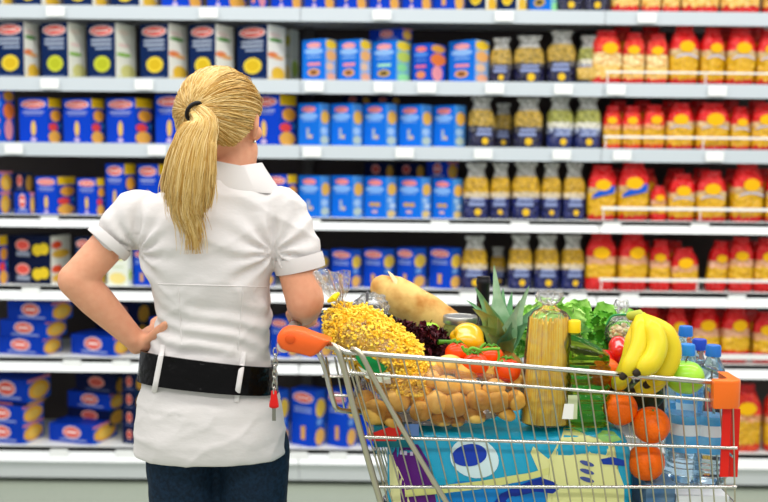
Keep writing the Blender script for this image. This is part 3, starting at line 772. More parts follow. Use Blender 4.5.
# ponytail core, hangs from the tie over the back
ptc = [tie_w, Q(203, 122, PY - .13), Q(196, 140, PY - .145), Q(191, 165, PY - .150), Q(188, 190, PY - .145), Q(187, 212, PY - .138), Q(192, 232, PY - .132), Q(194, 254, PY - .128)]
path = spl(ptc, 8); wr = lerpl([.011, .022, .034, .042, .044, .037, .022, .003], 8)
pp.tube(path[:42], [w * (.9 if i < 30 else .9 - (i - 30) * .07) for i, w in enumerate(wr[:42])], hm[0], 20, flat=.35)
tail = pp.build('ponytail', person)
paths = []
def frame_at(i):
    t = (path[min(i + 1, len(path) - 1)] - path[max(i - 1, 0)]).normalized(); v = Vector((0, 1, 0)); u = t.cross(v).normalized(); return u, u.cross(t)
frs = [frame_at(i) for i in range(len(path))]
for k in range(2600):
    a = rnd.uniform(0, 2 * PI); rr = rnd.uniform(.85, 1.12) ; L = int(len(path) * min(1, (.66 + .34 * (1 - abs(math.cos(a)) ** 1.5)) * rnd.uniform(.72, 1.06) - (.05 if math.cos(a) < 0 else 0))); pts = []
    ph = rnd.uniform(0, 6); wob = rnd.uniform(0, .0035); spread = rnd.gauss(0, .006)
    for i in range(0, L, 2):
        u, w = frs[i]; r_ = wr[i] * rr; t = i / len(path)
        r_ = max(r_, .004)
        pts.append(path[i] + u * (math.cos(a) * r_ + spread * t * t * 2 + wob * math.sin(i * .22 + ph)) + w * math.sin(a) * r_ * .4)
    if len(pts) > 3: paths.append((pts, rnd.choices([0, 1, 2, 3], [5, 4, 3, 2])[0]))
strands('hair_strands', paths, .0008, tail, hm)
mb = MB(); tpts = []
tdir = (path[2] - path[0]).normalized(); u_ = tdir.cross(Vector((0, 1, 0))).normalized(); w_ = u_.cross(tdir)
for k in range(25):
    a = 2 * PI * k / 24; tpts.append(tie_w + tdir * .012 + u_ * math.cos(a) * .019 + w_ * math.sin(a) * .016)
mb.tube(tpts, .0042, M('#141316', .4), 8); mb.build('hair_tie', tail)
# loose wisps at the nape
mb = MB(); mb.ball(H(.0745, .0, -.030), .0035, M('#d8d4c8', .2, 1.0), None, 10, 8); mb.build('earring', person)

#PART3
# ------------------------------------------------------------------ shopping trolley
NY, FY = 1.855, 2.40
TL, TR = P(345, 352, NY), P(722, 383, NY + .01)
W1L, W1R = P(341, 372, NY), P(736, 403, NY + .01)
BLz = .60
def L3(a, b, t): return Vector(a).lerp(Vector(b), t)
cart = empty('shopping_trolley', ((TL.x + TR.x) / 2, (NY + FY) / 2, 0)); tag(cart, 'chrome wire shopping trolley full of groceries with orange corner caps', 'trolley')
def cb_(name, pts, r, m=CHROME, n=8, parent=cart, sm=False):
    mb = MB(); mb.tube(rel(cart, spl(pts, 5) if sm else pts), r, m, n); return mb.build(name, parent)
FL, FR = Vector((TL.x + .02, FY, TL.z)), Vector((TR.x - .015, FY - .10, TR.z))
rim = MB()
rim.tube(rel(cart, [TL + Vector((-.02, 0, .004)), TL, L3(TL, TR, .5) + Vector((0, 0, .001)), TR, TR + Vector((.022, .014, -.004)), TR + Vector((.026, .04, -.003)), FR + Vector((.02, -.04, 0)), FR + Vector((.012, -.01, 0)), FR, FL]), .0052, CHROME, 10)
rim.build('basket_rim', cart)
def wall_pt(s, t, far=False):
    """s along 0..1 rear to front, t down 0..1"""
    if not far:
        top = L3(TL, TR, s); bl, br = P(428, 640, NY + .03), P(738, 640, NY + .02)
        return L3(top, L3(bl, br, s), t)
    top = L3(FL, FR, s); bot = L3(Vector((P(428, 640, NY + .03).x, FY - .03, BLz + .01)), Vector((P(738, 640, NY).x - .01, FY - .13, BLz)), s)
    return L3(top, bot, t)
for far in (False, True):
    mb = MB()
    for k in range(29):
        s_ = (k + .35) / 28.6; mb.tube(rel(cart, [wall_pt(s_, 0, far), wall_pt(s_, 1, far)]), .0016, BRASSY, 6)
    if not far:
        hz = [((341, 372), (735, 402)), ((363, 437), (737, 448)), ((377, 487), (736, 487)), ((392, 540), (737, 530)), ((412, 590), (738, 575)), ((428, 640), (738, 640))]
        for i, (a, b_) in enumerate(hz):
            mb.tube(rel(cart, [P(a[0], a[1], NY - .004), P(b_[0], b_[1], NY + .004)]), .0033 if i < 3 else .003, CHROME, 8)
    else:
        for t in (.12, .32, .5, .68, .85, 1): mb.tube(rel(cart, [wall_pt(0, t, True), wall_pt(1, t, True)]), .003, CHROME, 6)
    mb.build('wire_side', cart)
# front end panel and floor of the basket
mb = MB()
for k in range(9):
    s_ = k / 8; a = L3(TR, FR, s_) + Vector((.02, 0, 0)); b_ = L3(wall_pt(1, 1), wall_pt(1, 1, True), s_); mb.tube(rel(cart, [a, b_]), .0017, BRASSY, 6)
for t in (.08, .28, .46, .7, 1): mb.tube(rel(cart, [wall_pt(1, t) + Vector((.018 * (1 - t), 0, 0)), wall_pt(1, t, True) + Vector((.018 * (1 - t), 0, 0))]), .003, CHROME, 8)
mb.build('wire_front', cart)
mb = MB()
for k in range(14): mb.tube(rel(cart, [wall_pt(k / 13, 1), wall_pt(k / 13, 1, True)]), .0022, CHROME, 6)
for k in range(5): mb.tube(rel(cart, [L3(wall_pt(0, 1), wall_pt(0, 1, True), k / 4), L3(wall_pt(1, 1), wall_pt(1, 1, True), k / 4)]), .0022, CHROME, 6)
mb.build('wire_floor', cart)
# rear gate
mb = MB()
for k in range(12):
    s_ = k / 11; mb.tube(rel(cart, [L3(TL, FL, s_), L3(wall_pt(0, 1), wall_pt(0, 1, True), s_)]), .0017, BRASSY, 6)
for t in (.08, .35, .7, 1): mb.tube(rel(cart, [wall_pt(0, t), wall_pt(0, t, True)]), .003, CHROME, 6)
mb.build('rear_gate', cart)
# heavy side tubes
def upright(pts, r, y): return [P(a, b, y + dy) for a, b, dy in pts]
cb_('frame_tube', upright([(330, 345, 0), (337, 349, -.006), (345, 372, -.008), (355, 412, -.008), (380, 500, -.006), (400, 560, -.004), (432, 650, 0)], 0, NY), .0062, BRASSY, 10, sm=True)
cb_('frame_tube', upright([(352, 349, .0), (360, 353, -.012), (372, 375, -.012), (400, 425, -.012), (448, 505, -.012), (500, 590, -.01), (530, 640, .0)], 0, NY), .0055, BRASSY, 10, sm=True)
cb_('child_seat_tube', upright([(306, 349, .02), (317, 352, .0), (324, 366, 0), (333, 400, 0), (338, 409, .01), (352, 411.5, .03), (380, 413, .08)], 0, NY + .02), .0052, CHROME, 10, sm=True)
mb = MB()
for (a, b_) in (((322, 376), (350, 377)), ((330, 395), (352, 396)), ((340, 358), (366, 360))): mb.tube(rel(cart, [P(a[0], a[1], NY + .05), P(b_[0], b_[1], NY + .05)]), .0028, CHROME, 6)
for k in range(4): mb.tube(rel(cart, [P(326 + 9 * k, 357, NY + .06 + .1 * k), P(336 + 9 * k, 412, NY + .06 + .1 * k)]), .0022, CHROME, 6)
mb.build('child_seat_wires', cart)
# handle
HZ = P(300, 341, NY - .01)
hb0 = Vector((HB.x, NY, HB.z)); hb1 = Vector((HB.x, FY - .06, HB.z))
mb = MB(); mb.tube(rel(cart, [hb0, hb1]), .0135, M('#dcdcd8', .35), 16)
hnd = mb.build('handle', cart)
for a, b_ in ((.10, .115), (.46, .475)):
    mb = MB(); mb.tube(rel(cart, [L3(hb0, hb1, a), L3(hb0, hb1, b_)]), .0142, M('#c81f1c', .35), 16); mb.build('red_band', hnd)
ORG = M('#f26522', .42, coat=.15)
def end_cap(y, name, s0=1.0):
    prof = [(277, 341), (277.5, 335), (281, 330.5), (286, 328), (293, 327.8), (303, 329.5), (317, 335), (325, 337.5), (331, 340), (328, 343.5), (322, 349.5), (315, 355), (311, 356.5), (300, 353.5), (288, 351), (281, 348)]
    pts = [P(a, b, NY - .012) for a, b in prof]
    c = sum(pts, Vector()) / len(pts); rings = []
    cx0_ = c.x if s0 == 1 else HB.x; cz0 = c.z if s0 == 1 else HB.z
    for dy, k in ((-.014, .80), (-.011, .92), (-.004, 1.0), (.028, 1.0), (.034, .93)):
        k *= s0
        rings.append([Vector((cx0_ + (p.x - c.x) * k, y + dy, cz0 + (p.z - c.z) * k)) - Vector(cart.location) for p in pts])
    mb = MB(); mb.rings(rings, ORG); return mb.build(name, cart)
ec = end_cap(NY - .012, 'handle_end_cap'); end_cap(FY - .09, 'handle_end_cap', .55)
mb = MB(); cc = P(290, 339, NY - .028) - Vector(cart.location)
mb.lathe([(.0085, 0), (.0095, .001), (.0095, .002), (.0085, .003)], M('#e2571a', .45), cc + Vector((0, .002, 0)), 18, Matrix.Rotation(R(90), 3, 'X')); mb.build('screw_cover', ec)
cb_('handle_arm', [P(326, 345, NY + .01), P(338, 348, NY), TL], .0062, CHROME, 10)
cb_('handle_arm', [Vector((HB.x + .02, FY - .07, HB.z - .005)), FL], .0062, CHROME, 10)
# corner bumpers
def bumper(c, sy):
    mb = MB(); pts = []
    x0, x1, z0, z1 = P(712, 400, NY).x, P(741.5, 400, NY).x, P(730, 408, NY).z, P(730, 380, NY).z
    outer = [(x0, -.009), (x1 - .022, -.009), (x1 - .008, -.004), (x1, .008), (x1, .075)]
    inner = [(x1 - .020, .075), (x1 - .020, .016), (x1 - .026, .009), (x0, .009)]
    loop = outer + inner; rings = []
    for z, sh in ((z0, .0012), (z0 + .003, 0), (z1 - .004, 0), (z1 - .001, .001), (z1, .003)):
        rings.append([Vector((x - (sh if x > x0 + .01 else -sh), c + sy * (y + sh * .5), z)) - Vector(cart.location) for x, y in loop])
    mb.rings(rings, M('#f2701c', .4, coat=.15)); mb.build('corner_bumper', cart)
bumper(NY, 1); bumper(FY - .10, -1)
mb = MB(); Lc = Vector(cart.location)
for a, b_, yy in ((723, 728.5, NY + .006), (732, 737.5, NY + .03)):
    p = P(a, 409, yy); q = P(b_, 477, yy); mb = MB(); mb.box((p.x - Lc.x, yy - Lc.y, q.z), (q.x - Lc.x, yy + .004 - Lc.y, p.z), M('#dd2318', .35)); mb.build('red_panel', cart, False)
# chassis and castors
mb = MB(); zc = .22
A1, A2 = Vector((P(400, 640, NY).x, NY + .02, zc)), Vector((P(730, 640, NY).x, NY + .08, zc - .04)); B1, B2_ = Vector((A1.x, FY - .02, zc)), Vector((A2.x, FY - .08, zc - .04))
for pts in ([wall_pt(0, 1) + Vector((0, 0, .01)), A1, A2], [wall_pt(0, 1, True), B1, B2_], [A1, B1], [A2, B2_], [wall_pt(.7, 1), A1 + Vector((.02, 0, 0))], [wall_pt(.7, 1, True), B1 + Vector((.02, 0, 0))]): mb.tube(rel(cart, pts), .011, CHROME, 10)
mb.build('chassis', cart)
for c in (A1, A2, B1, B2_):
    mb = MB(); q = c - Lc; mb.box((q.x - .018, q.y - .02, .06), (q.x + .018, q.y - .016, q.z), CHROME); mb.box((q.x - .018, q.y + .016, .06), (q.x + .018, q.y + .02, q.z), CHROME); mb.box((q.x - .018, q.y - .02, q.z - .012), (q.x + .018, q.y + .02, q.z - .008), CHROME)
    w = mb.build('castor_fork', cart, False)
    mb = MB(); mb.lathe([(.012, -.012), (.058, -.013), (.062, -.008), (.062, .008), (.058, .013), (.012, .012)], M('#3a3a3c', .6), (q.x, q.y, .062), 24, Matrix.Rotation(R(90), 3, 'X')); mb.build('wheel', w)
# coin lock: chain with key
cx_, ky = 275.5, NY - .03
npt = 9; link_t = .0012
for k in range(npt):
    y = 352 + k * 5.5; c = P(cx_ - k * .15, y, ky) - Lc; mb = MB(); pts = []
    for i in range(17):
        a = 2 * PI * i / 16; u = math.cos(a) * .0042; v = math.sin(a) * .0078
        pts.append(c + (Vector((u, 0, v)) if k % 2 == 0 else Vector((u * .35, u, v))))
    mb.tube(pts, link_t, CHROME, 6, False); mb.build('chain_link', ec)
mb = MB(); c = P(274, 395.5, ky) - Lc
mb.lathe([(.0045, .009), (.0055, .008), (.0058, 0), (.009, -.017), (.0088, -.022), (.005, -.024)][::-1], M('#d9201c', .35), c, 16, Matrix.Diagonal((1, .6, 1))); mb.build('key_grip', ec)
mb = MB(); mb.box((c.x - .0035, c.y - .001, c.z - .048), (c.x + .0035, c.y + .001, c.z - .022), M('#9a968c', .3, 1.0)); mb.build('key_blade', ec, False)

# ------------------------------------------------------------------ groceries
def thing(name, loc, label, cat, group=None):
    return tag(empty(name, loc), label, cat, group)
# turquoise pack of paper towels
PF = NY + .035
ZT = P(500, 431, PF).z; ZB0 = BLz + .006
px0, px1 = P(388, 450, PF).x, P(636, 450, PF).x
pk = thing('paper_towel_pack', ((px0 + px1) / 2, PF + .2, ZB0), 'big turquoise film pack of paper towels filling the bottom of the trolley', 'pack')
PL = Vector(pk.location)
def pack_front(x, z):
    """soft bulge of the pack's front"""
    u = (x - (px0 + px1) / 2) / ((px1 - px0) / 2); v = (z - ZB0) / (ZT - ZB0) * 2 - 1
    return PF - .010 * (1 - u ** 4) * (1 - v ** 4) + .002 * noise.noise(Vector((x * 25, 0, z * 25)))
mb = MB(); nx, nz = 40, 26; vs = []
def pk_top(x):
    u = (x - px0) / (px1 - px0); return ZT + .006 * math.sin(u * 9) - .03 * max(0, (.07 - u) / .07) ** 2 - .03 * max(0, (u - .93) / .07) ** 2
rings = []
for i in range(nx + 1):
    x = px0 + (px1 - px0) * i / nx; e = min(1, min(i, nx - i) / 2.5) ** .5; zt = pk_top(x); ring = []
    cyy, cz, hy, hz_ = PF + .2, (ZB0 + zt) / 2, .2, (zt - ZB0) / 2
    for k in range(48):
        a = 2 * PI * k / 48; y = cyy + sgnpow(math.cos(a), .22) * hy * (.9 + .1 * e); z = cz + sgnpow(math.sin(a), .22) * hz_ * (.9 + .1 * e)
        if y < PF + .02: y = pack_front(x, z) + (y - PF) * .5
        ring.append(Vector((x, y, z)) - PL)
    rings.append(ring)
TURQ = M('#18a6cc', .24, nscale=18, bump=.35, bdist=.006)
mb.rings(rings, TURQ); pack_o = mb.build('film_wrap', pk)
_t = BVHTree.FromPolygons([v.co.copy() for v in pack_o.data.vertices], [tuple(p.vertices) for p in pack_o.data.polygons])
def pack_print(name, m, poly, lift=.0012):
    """printed shape on the pack's front, following the film"""
    bmx = bmesh.new(); vsx = [bmx.verts.new((p.x, 0, p.z)) for p in [P(a, b, PF) for a, b in poly]]
    f_ = bmx.faces.new(vsx); bmesh.ops.triangulate(bmx, faces=[f_]); bmesh.ops.subdivide_edges(bmx, edges=bmx.edges[:], cuts=4, use_grid_fill=True)
    for v in bmx.verts:
        h = _t.ray_cast(Vector((v.co.x, PF - .3, v.co.z)) - PL, Vector((0, 1, 0)))
        y = h[0].y if h[0] is not None else PF - PL.y
        v.co = Vector((v.co.x - PL.x, y - lift, v.co.z - PL.z))
    me = bpy.data.meshes.new(name); bmx.to_mesh(me); bmx.free(); me.materials.append(m)
    me.polygons.foreach_set('use_smooth', [True] * len(me.polygons))
    o = bpy.data.objects.new(name, me); C.objects.link(o); o.parent = pk; return o
def ell(cx, cy, rx, ry, rot=0, n=28): return [(cx + rx * math.cos(2 * PI * k / n) * math.cos(rot) - ry * math.sin(2 * PI * k / n) * math.sin(rot), cy + rx * math.cos(2 * PI * k / n) * math.sin(rot) + ry * math.sin(2 * PI * k / n) * math.cos(rot)) for k in range(n)]
pack_print('print_purple', M('#5c1a78', .3), [(391, 452), (396, 444), (418, 444), (428, 460), (436, 500), (440, 530), (404, 530), (408, 490), (398, 470)])
pack_print('print_cream', M('#e4e2a4', .3), [(389, 458), (393, 456), (404, 480), (412, 510), (414, 530), (396, 530), (390, 490)])
pack_print('print_blue', M('#1484d0', .3), [(440, 500), (455, 480), (500, 478), (545, 474), (560, 478), (560, 530), (440, 530)], .0008)
pack_print('print_navy', M('#17339a', .3), [(527, 480), (540, 476), (552, 480), (560, 486), (552, 492), (535, 490), (510, 496), (490, 530), (470, 530), (500, 492)], .0014)
pack_print('print_band', M('#dfe08c', .3), [(405, 489), (440, 484), (480, 479), (530, 471), (548, 466), (548, 473), (520, 480), (480, 487), (440, 492), (405, 496)], .0018)
pack_print('print_ring', M('#d8eef0', .3), ell(474, 457, 24.5, 19, R(14)), .0016)
pack_print('print_oval', M('#1c3fae', .3), ell(469, 454, 17.5, 10.5, R(-8)), .0024)
pack_print('print_butterfly', M('#e7e79e', .3), [(538, 470), (530, 452), (533, 446), (548, 458), (560, 440), (569, 431), (580, 436), (588, 446), (604, 440), (614, 443), (612, 452), (604, 460), (618, 470), (624, 486), (624, 530), (545, 530), (552, 500), (548, 484)], .0012)
pack_print('print_leaf', M('#8fc46a', .3), [(596, 436), (606, 433), (616, 434), (622, 440), (612, 442), (602, 441)], .002)
pack_print('print_navy', M('#1d3fa6', .3), [(600, 458), (612, 456), (624, 460), (626, 466), (612, 464), (602, 463)], .0020)
for k in range(3): pack_print('print_letter', M('#4b5a9a', .3), ell(586, 462 + k * 8, 7.5, 2.2, R(18)), .0022)
for k, x in enumerate((400, 404, 410, 415)): pack_print('print_letter', M('#cfc2dc', .3), [(x, 450 + k * .4), (x + 3, 450 + k * .4), (x + 3, 454 + k * .4), (x, 454 + k * .4)], .002)
# loose film end of the pack
g = MB(); rings = []
for i in range(7):
    t = i / 6; rings.append([Vector((px0 + .012 - .035 * t + .006 * math.cos(a * 2 + t * 3), PF + .07 + math.cos(a) * (.06 - .02 * t), (ZB0 + ZT) / 2 - .05 + math.sin(a) * (.08 - .035 * t) * (1 + .15 * math.sin(a * 5)))) - PL for a in [2 * PI * k / 24 for k in range(24)]])
g.rings(rings, FILM, False); g.build('film_end', pk)
def sit(z): return z
ZTOP = ZT + .007
# potato net
NETC = (P(438, 400, NY + .09))
def mat_fac(name, cols, rough=.55, scale=30, bump=.2):
    return M(cols[0], rough, nscale=scale, col2=cols[1], bump=bump, bdist=.002)
PM = [mat_fac('potato', ('#efc566', '#d8a546')), mat_fac('potato', ('#f4cd70', '#e0b052')), mat_fac('potato', ('#e6b85c', '#cc963c'))]
pnet = thing('potato_net', (NETC.x, NY + .10, ZTOP), 'transparent pinkish net bag wrapped around the potatoes', 'net bag')
pot = [(376, 412, 15, 13, .045), (397, 400, 14, 12, .05), (414, 392, 13, 12, .09), (421, 411, 12, 11, .04), (437, 402, 14, 12, .045), (455, 405, 14, 13, .04), (448, 386, 15, 10, .06), (470, 387, 12, 9, .06), (478, 400, 13, 11, .04), (497, 401, 13, 12, .045), (494, 388, 12, 9, .06), (515, 400, 11, 10, .05),
       (408, 378, 13, 10, .07), (430, 379, 12, 10, .075), (392, 420, 11, 8, .04), (441, 419, 12, 7, .045), (474, 415, 12, 8, .04), (505, 413, 12, 7, .05), (365, 400, 10, 10, .07), (385, 386, 12, 10, .10), (457, 419, 9, 7, .05),
       (420, 366, 12, 9, .10), (450, 364, 14, 10, .10), (467, 372, 13, 10, .085), (488, 372, 12, 10, .10), (437, 370, 11, 9, .11), (400, 366, 12, 9, .13), (512, 382, 12, 8, .10), (380, 372, 10, 8, .12)]
for i, (x, y, rx, rz, dy) in enumerate(pot):
    Y = NY + dy; c = P(x, y, Y); mb = MB(); sd = i * 3.1
    q = Matrix.Rotation(rnd.uniform(-.5, .5), 3, 'Y')
    mb.ball((0, 0, 0), (rx * Y / F, .028, rz * Y / F), PM[i % 3], q, 18, 12, lambda d: 1 + .10 * noise.noise(d * 1.3 + Vector((sd, 0, 0))))
    o = mb.build('potato', None, True, c); tag(o, 'yellow potato piled inside the net bag on the turquoise pack', 'potato', 'potatoes in the net bag')
m = film('net_film', tint='#fffaf8', body=.015, bump=.5, scale=60, rough=.3, haze='#d98a86')
outl = [(352, 409), (356, 396), (366, 386), (380, 379), (400, 374), (430, 372), (460, 375), (490, 379), (512, 384), (527, 397), (518, 411), (500, 421), (470, 427), (440, 430), (400, 429), (370, 425)]
mb = MB(); rings = []; cc = Vector((438, 401))
for dy, k in ((-.012, .0), (.006, .80), (.022, .93), (.05, 1.0), (.10, 1.02), (.14, .9), (.17, .0)):
    ring = []
    for a, b_ in outl:
        k2 = max(k, .02); p = P(cc.x + (a - cc.x) * k2, cc.y + (b_ - cc.y) * k2, NY + .02); ring.append(Vector((p.x, NY + .012 + dy, p.z)) - Vector(pnet.location))
    rings.append(ring)
mb.rings(rings, m); mb.build('net', pnet)
mb = MB(); 
for q0, q1 in (((527, 397), (540, 391)), ((527, 398), (539, 402))):
    mb.limb(rel(pnet, [P(q0[0], q0[1], NY + .07), P(q1[0], q1[1], NY + .07)]), [.006, .003], m, 8)
mb.build('net_end', pnet)
# small red and blue snack pack under the potatoes
sp_ = thing('snack_pack', (P(392, 430, NY + .02).x, NY + .035, ZT), 'small red and blue packet squeezed under the potato net', 'packet')
mb = MB(); a, b_ = P(374, 425, NY + .03), P(412, 446, NY + .03); q = rel(sp_, [a, b_])
mb.box((q[0].x, -.015, q[1].z), (q[1].x, .02, q[0].z), M('#12707c', .35)); o = mb.build('packet_body', sp_, False)
mb = MB(); mb.poly(rel(sp_, [P(372, 441, NY + .018), P(372, 433, NY + .018), P(398, 424, NY + .018), P(404, 430, NY + .018), P(396, 441, NY + .018)]), M('#d42a20', .35)); mb.build('red_flap', sp_, False)
mb = MB(); mb.poly(rel(sp_, [P(404, 437, NY + .0175), P(405, 424, NY + .0175), P(419, 424, NY + .0175), P(419, 436, NY + .0175)]), M('#5f7fb4', .35)); mb.build('blue_label', sp_, False)

# big bag of curly pasta
PA = M('#fac428', .4, nscale=60, col2='#ffe258', bump=.3)
pb = thing('curly_pasta_bag', P(380, 350, NY + .12), 'large clear bag of yellow curly pasta with yellow tie beside the trolley handle', 'bag of pasta')
PBL = Vector(pb.location)
def pbp(x, y, dy): return P(x, y, NY + dy) - PBL
core = [(343, 322, .13), (352, 330, .12), (370, 341, .11), (388, 355, .10), (402, 366, .095), (412, 374, .09)]
rad = [.038, .056, .060, .060, .056, .040]
mb = MB(); cp = [pbp(*a) for a in core]; mb.limb(cp, [a * .88 for a in rad], M('#f4bc28', .5), 20, flat=.8)
mb.limb([pbp(395, 360, .10), pbp(418, 392, .075)], [.04, .032], M('#f4bc28', .5), 16)
pbs = mb.build('pasta_heap', pb)
cpp = spl(cp, 6); crr = lerpl(rad, 6); mb = MB()
for k in range(2300):
    i = rnd.randrange(len(cpp)); u = Vector((rnd.gauss(0, 1), rnd.gauss(0, 1), rnd.gauss(0, 1))).normalized()
    if u.y > .3: u.y = -u.y
    dd = (cpp[min(i + 1, len(cpp) - 1)] - cpp[max(i - 1, 0)]).normalized()
    if 3 < i < len(cpp) - 4: u = (u - dd * u.dot(dd)).normalized()
    c = cpp[i] + u * crr[i] * rnd.uniform(.82, .95)
    if k % 8 == 0: c = pbp(rnd.uniform(396, 424), rnd.uniform(372, 394), .055 + rnd.uniform(-.02, .01))
    d = Vector((rnd.gauss(0, 1), rnd.gauss(0, 1), rnd.gauss(0, 1))).normalized(); e = d.orthogonal().normalized(); f2 = d.cross(e)
    pts = [c + d * (.0045 * (t - 2.5)) + (e * math.cos(t * 1.5) + f2 * math.sin(t * 1.5)) * .0035 for t in range(6)]
    mb.tube(pts, .0024, PA, 5)
o = mb.build('curly_pasta', pb); o['kind'] = 'stuff'
mb = MB(); mb.limb(cp, [a * 1.08 for a in rad], FILM, 28, flat=.85); mb.build('clear_film', pb)
# gathered neck and tie
mb = MB(); rings = []; n0, n1 = pbp(340, 303, .12), pbp(330, 272, .10)
ax = (n1 - n0)
for t, r_ in ((-.45, .040), (-.2, .022), (0, .008), (.12, .010), (.4, .020), (.7, .026), (1, .031)):
    rings.append([n0 + ax * t + Vector((math.cos(a) * r_ * (1 + .35 * math.sin(a * 5 + t)), math.sin(a) * r_ * .8 * (1 + .3 * math.sin(a * 7)), .004 * math.sin(a * 4))) for a in [2 * PI * k / 36 for k in range(36)]])
mb.rings(rings, FILM_NECK, False); mb.build('gathered_neck', pb)
mb = MB(); mb.limb([pbp(329, 301, .07), pbp(334, 298, .065), pbp(338, 294, .07)], [.004, .007, .004], M('#f0d818', .4), 10); mb.build('yellow_tie', pb)
mb = MB(); mb.poly([pbp(*a) for a in ((352, 349, .042), (360, 350, .040), (372, 358, .036), (388, 367, .034), (380, 376, .034), (366, 372, .034), (358, 362, .038))], M('#128a44', .35)); o = mb.build('green_label', pb, False)
mb = MB(); mb.poly([pbp(*a) for a in ((358, 366, .034), (372, 374, .031), (390, 372, .031), (391, 384, .031), (378, 382, .031), (366, 378, .032))], M('#dfe8d4', .35)); mb.build('white_label', pb, False)
# grey film bag with a handle tip behind the pasta
wb = thing('clear_bag', P(372, 306, NY + .34), 'crumpled clear plastic bag between pasta bag and baguette', 'bag')
mb = MB(); mb.ball((0, 0, 0), (.038, .035, .028), FILM_NECK, None, 28, 16, lambda d: 1 + .25 * noise.noise(d * 3)); mb.build('film', wb)
mb = MB(); mb.limb([Vector((-.012, -.02, .0)), Vector((-.010, -.02, .032))], [.0035, .0035], M('#6d6f74', .4), 8); mb.build('grey_tab', wb)

# baguette
BG = M('#ecc274', .6, nscale=17, col2='#b9772c', bump=.9, bdist=.006, ramp=(.45, .7))
bgt = thing('baguette', P(415, 305, NY + .40), 'golden crusty baguette leaning across the groceries', 'baguette')
pts = [P(a, b, NY + .40) for a, b in ((383, 288), (392, 293), (408, 302), (425, 312), (440, 322), (455, 331))]
mb = MB(); bp_ = spl(rel(bgt, pts), 5); N = len(bp_)
rr = [.030 + .013 * min(1, i / 5) + .0008 * math.sin(i * .9) - (.008 * max(0, (i - N + 6) / 6)) for i in range(N)]
mb.limb(bp_, rr, BG, 28, flat=1); mb.build('crust', bgt)
for i in (6, 11, 16, 21):
    c = bp_[i]; t = (bp_[i + 1] - bp_[i - 1]).normalized(); up = Vector((0, -.55, .83)); sd = t.cross(up).normalized(); mb = MB()
    ps = [c + t * (.026 * q) + (up * math.cos(q * .6) + sd * math.sin(q * .6)) * (rr[i] * .992) for q in (-1, -.5, 0, .5, 1)]
    mb.tube(ps, [.001, .005, .007, .005, .001], M('#f0d49c', .7), 8, flat=.5); mb.build('slash', bgt)

# leafy helper
def leaf(mb, base, dirv, nrm, Ln, W, ruf, m, seed, cup=.3, nu=10, nv=12, freq=5, curl=.3, pw=.8):
    dirv = dirv.normalized(); side = dirv.cross(nrm).normalized(); nrm = side.cross(dirv).normalized(); vs = []
    for j in range(nv + 1):
        v = j / nv; w = W * (math.sin(PI * min(1, v * .92 + .06)) ** pw)
        for i in range(nu + 1):
            u = i / nu * 2 - 1
            r_ = ruf * (abs(u) ** 2 + v ** 3 * .8) * math.sin(freq * (v * 5 + u * 1.3) + seed + 2 * noise.noise(Vector((u * 2 + seed, v * 3, 0))))
            p = base + dirv * Ln * v + side * w * u + nrm * (cup * w * u * u + r_ + curl * Ln * v * v) + side * r_ * .5
            vs.append(p + nrm * .15 * ruf * noise.noise(Vector((u * 5, v * 5, seed))))
    fs = [(j * (nu + 1) + i, j * (nu + 1) + i + 1, (j + 1) * (nu + 1) + i + 1, (j + 1) * (nu + 1) + i) for j in range(nv) for i in range(nu)]
    mb.add(vs, fs, m)
# red leaf lettuce
rl_ = thing('red_lettuce', P(417, 352, NY + .22), 'dark purple frilly lettuce between pasta bag and tomatoes', 'lettuce')
RLM = [M('#4a1420', .5, nscale=30, col2='#2c0c16'), M('#84303c', .5, nscale=30, col2='#4a1a28'), M('#5c4a20', .5)]
mb = MB()
for k in range(300):
    a = rnd.uniform(-1.0, 1.0); x = rnd.uniform(388, 446); y = 338 + rnd.uniform(-16, 18) + (x - 415) * .25
    b0 = P(x, y + 4, NY + .20 + rnd.uniform(-.03, .05)) - Vector(rl_.location)
    leaf(mb, b0, Vector((rnd.uniform(-.8, .8), rnd.uniform(-1, .1), rnd.uniform(.1, 1))), Vector((rnd.uniform(-.5, .5), -1, .2)), rnd.uniform(.010, .020), rnd.uniform(.007, .013), .0045, RLM[rnd.choices([0, 1, 2], [5, 5, 1])[0]], k, nu=8, nv=6, freq=11)
mb.build('frilly_leaves', rl_)
mb = MB(); mb.ball((0, .02, 0), (.055, .04, .035), RLM[0], Matrix.Rotation(R(15), 3, 'Y')); mb.build('heart', rl_)
# green apples
def apple(x, y, Y, r, c, lab, name='apple'):
    o = thing(name, P(x, y, Y), lab, 'apple'); mb = MB()
    def fn(d): return 1 - .16 * math.exp(-((1 - d.z) / .10)) - .10 * math.exp(-((1 + d.z) / .08)) + .02 * math.cos(5 * math.atan2(d.y, d.x)) * max(0, -d.z)
    mb.ball((0, 0, 0), (r, r, r * .94), c, None, 28, 20, fn); mb.build('fruit', o)
    mb = MB(); mb.tube([(0, 0, r * .70), (.001, 0, r * .9), (.004, 0, r * 1.12)], .0012, M('#5a4420', .6), 6); mb.build('stem', o)
GAP = M('#8cd22a', .3, nscale=12, col2='#a8de3e', coat=.3)
apple(430, 331, NY + .29, .022, GAP, 'small bright green apple behind the purple lettuce')
apple(685, 377, NY + .055, .037, GAP, 'shiny lime green apple in front of the water bottles')
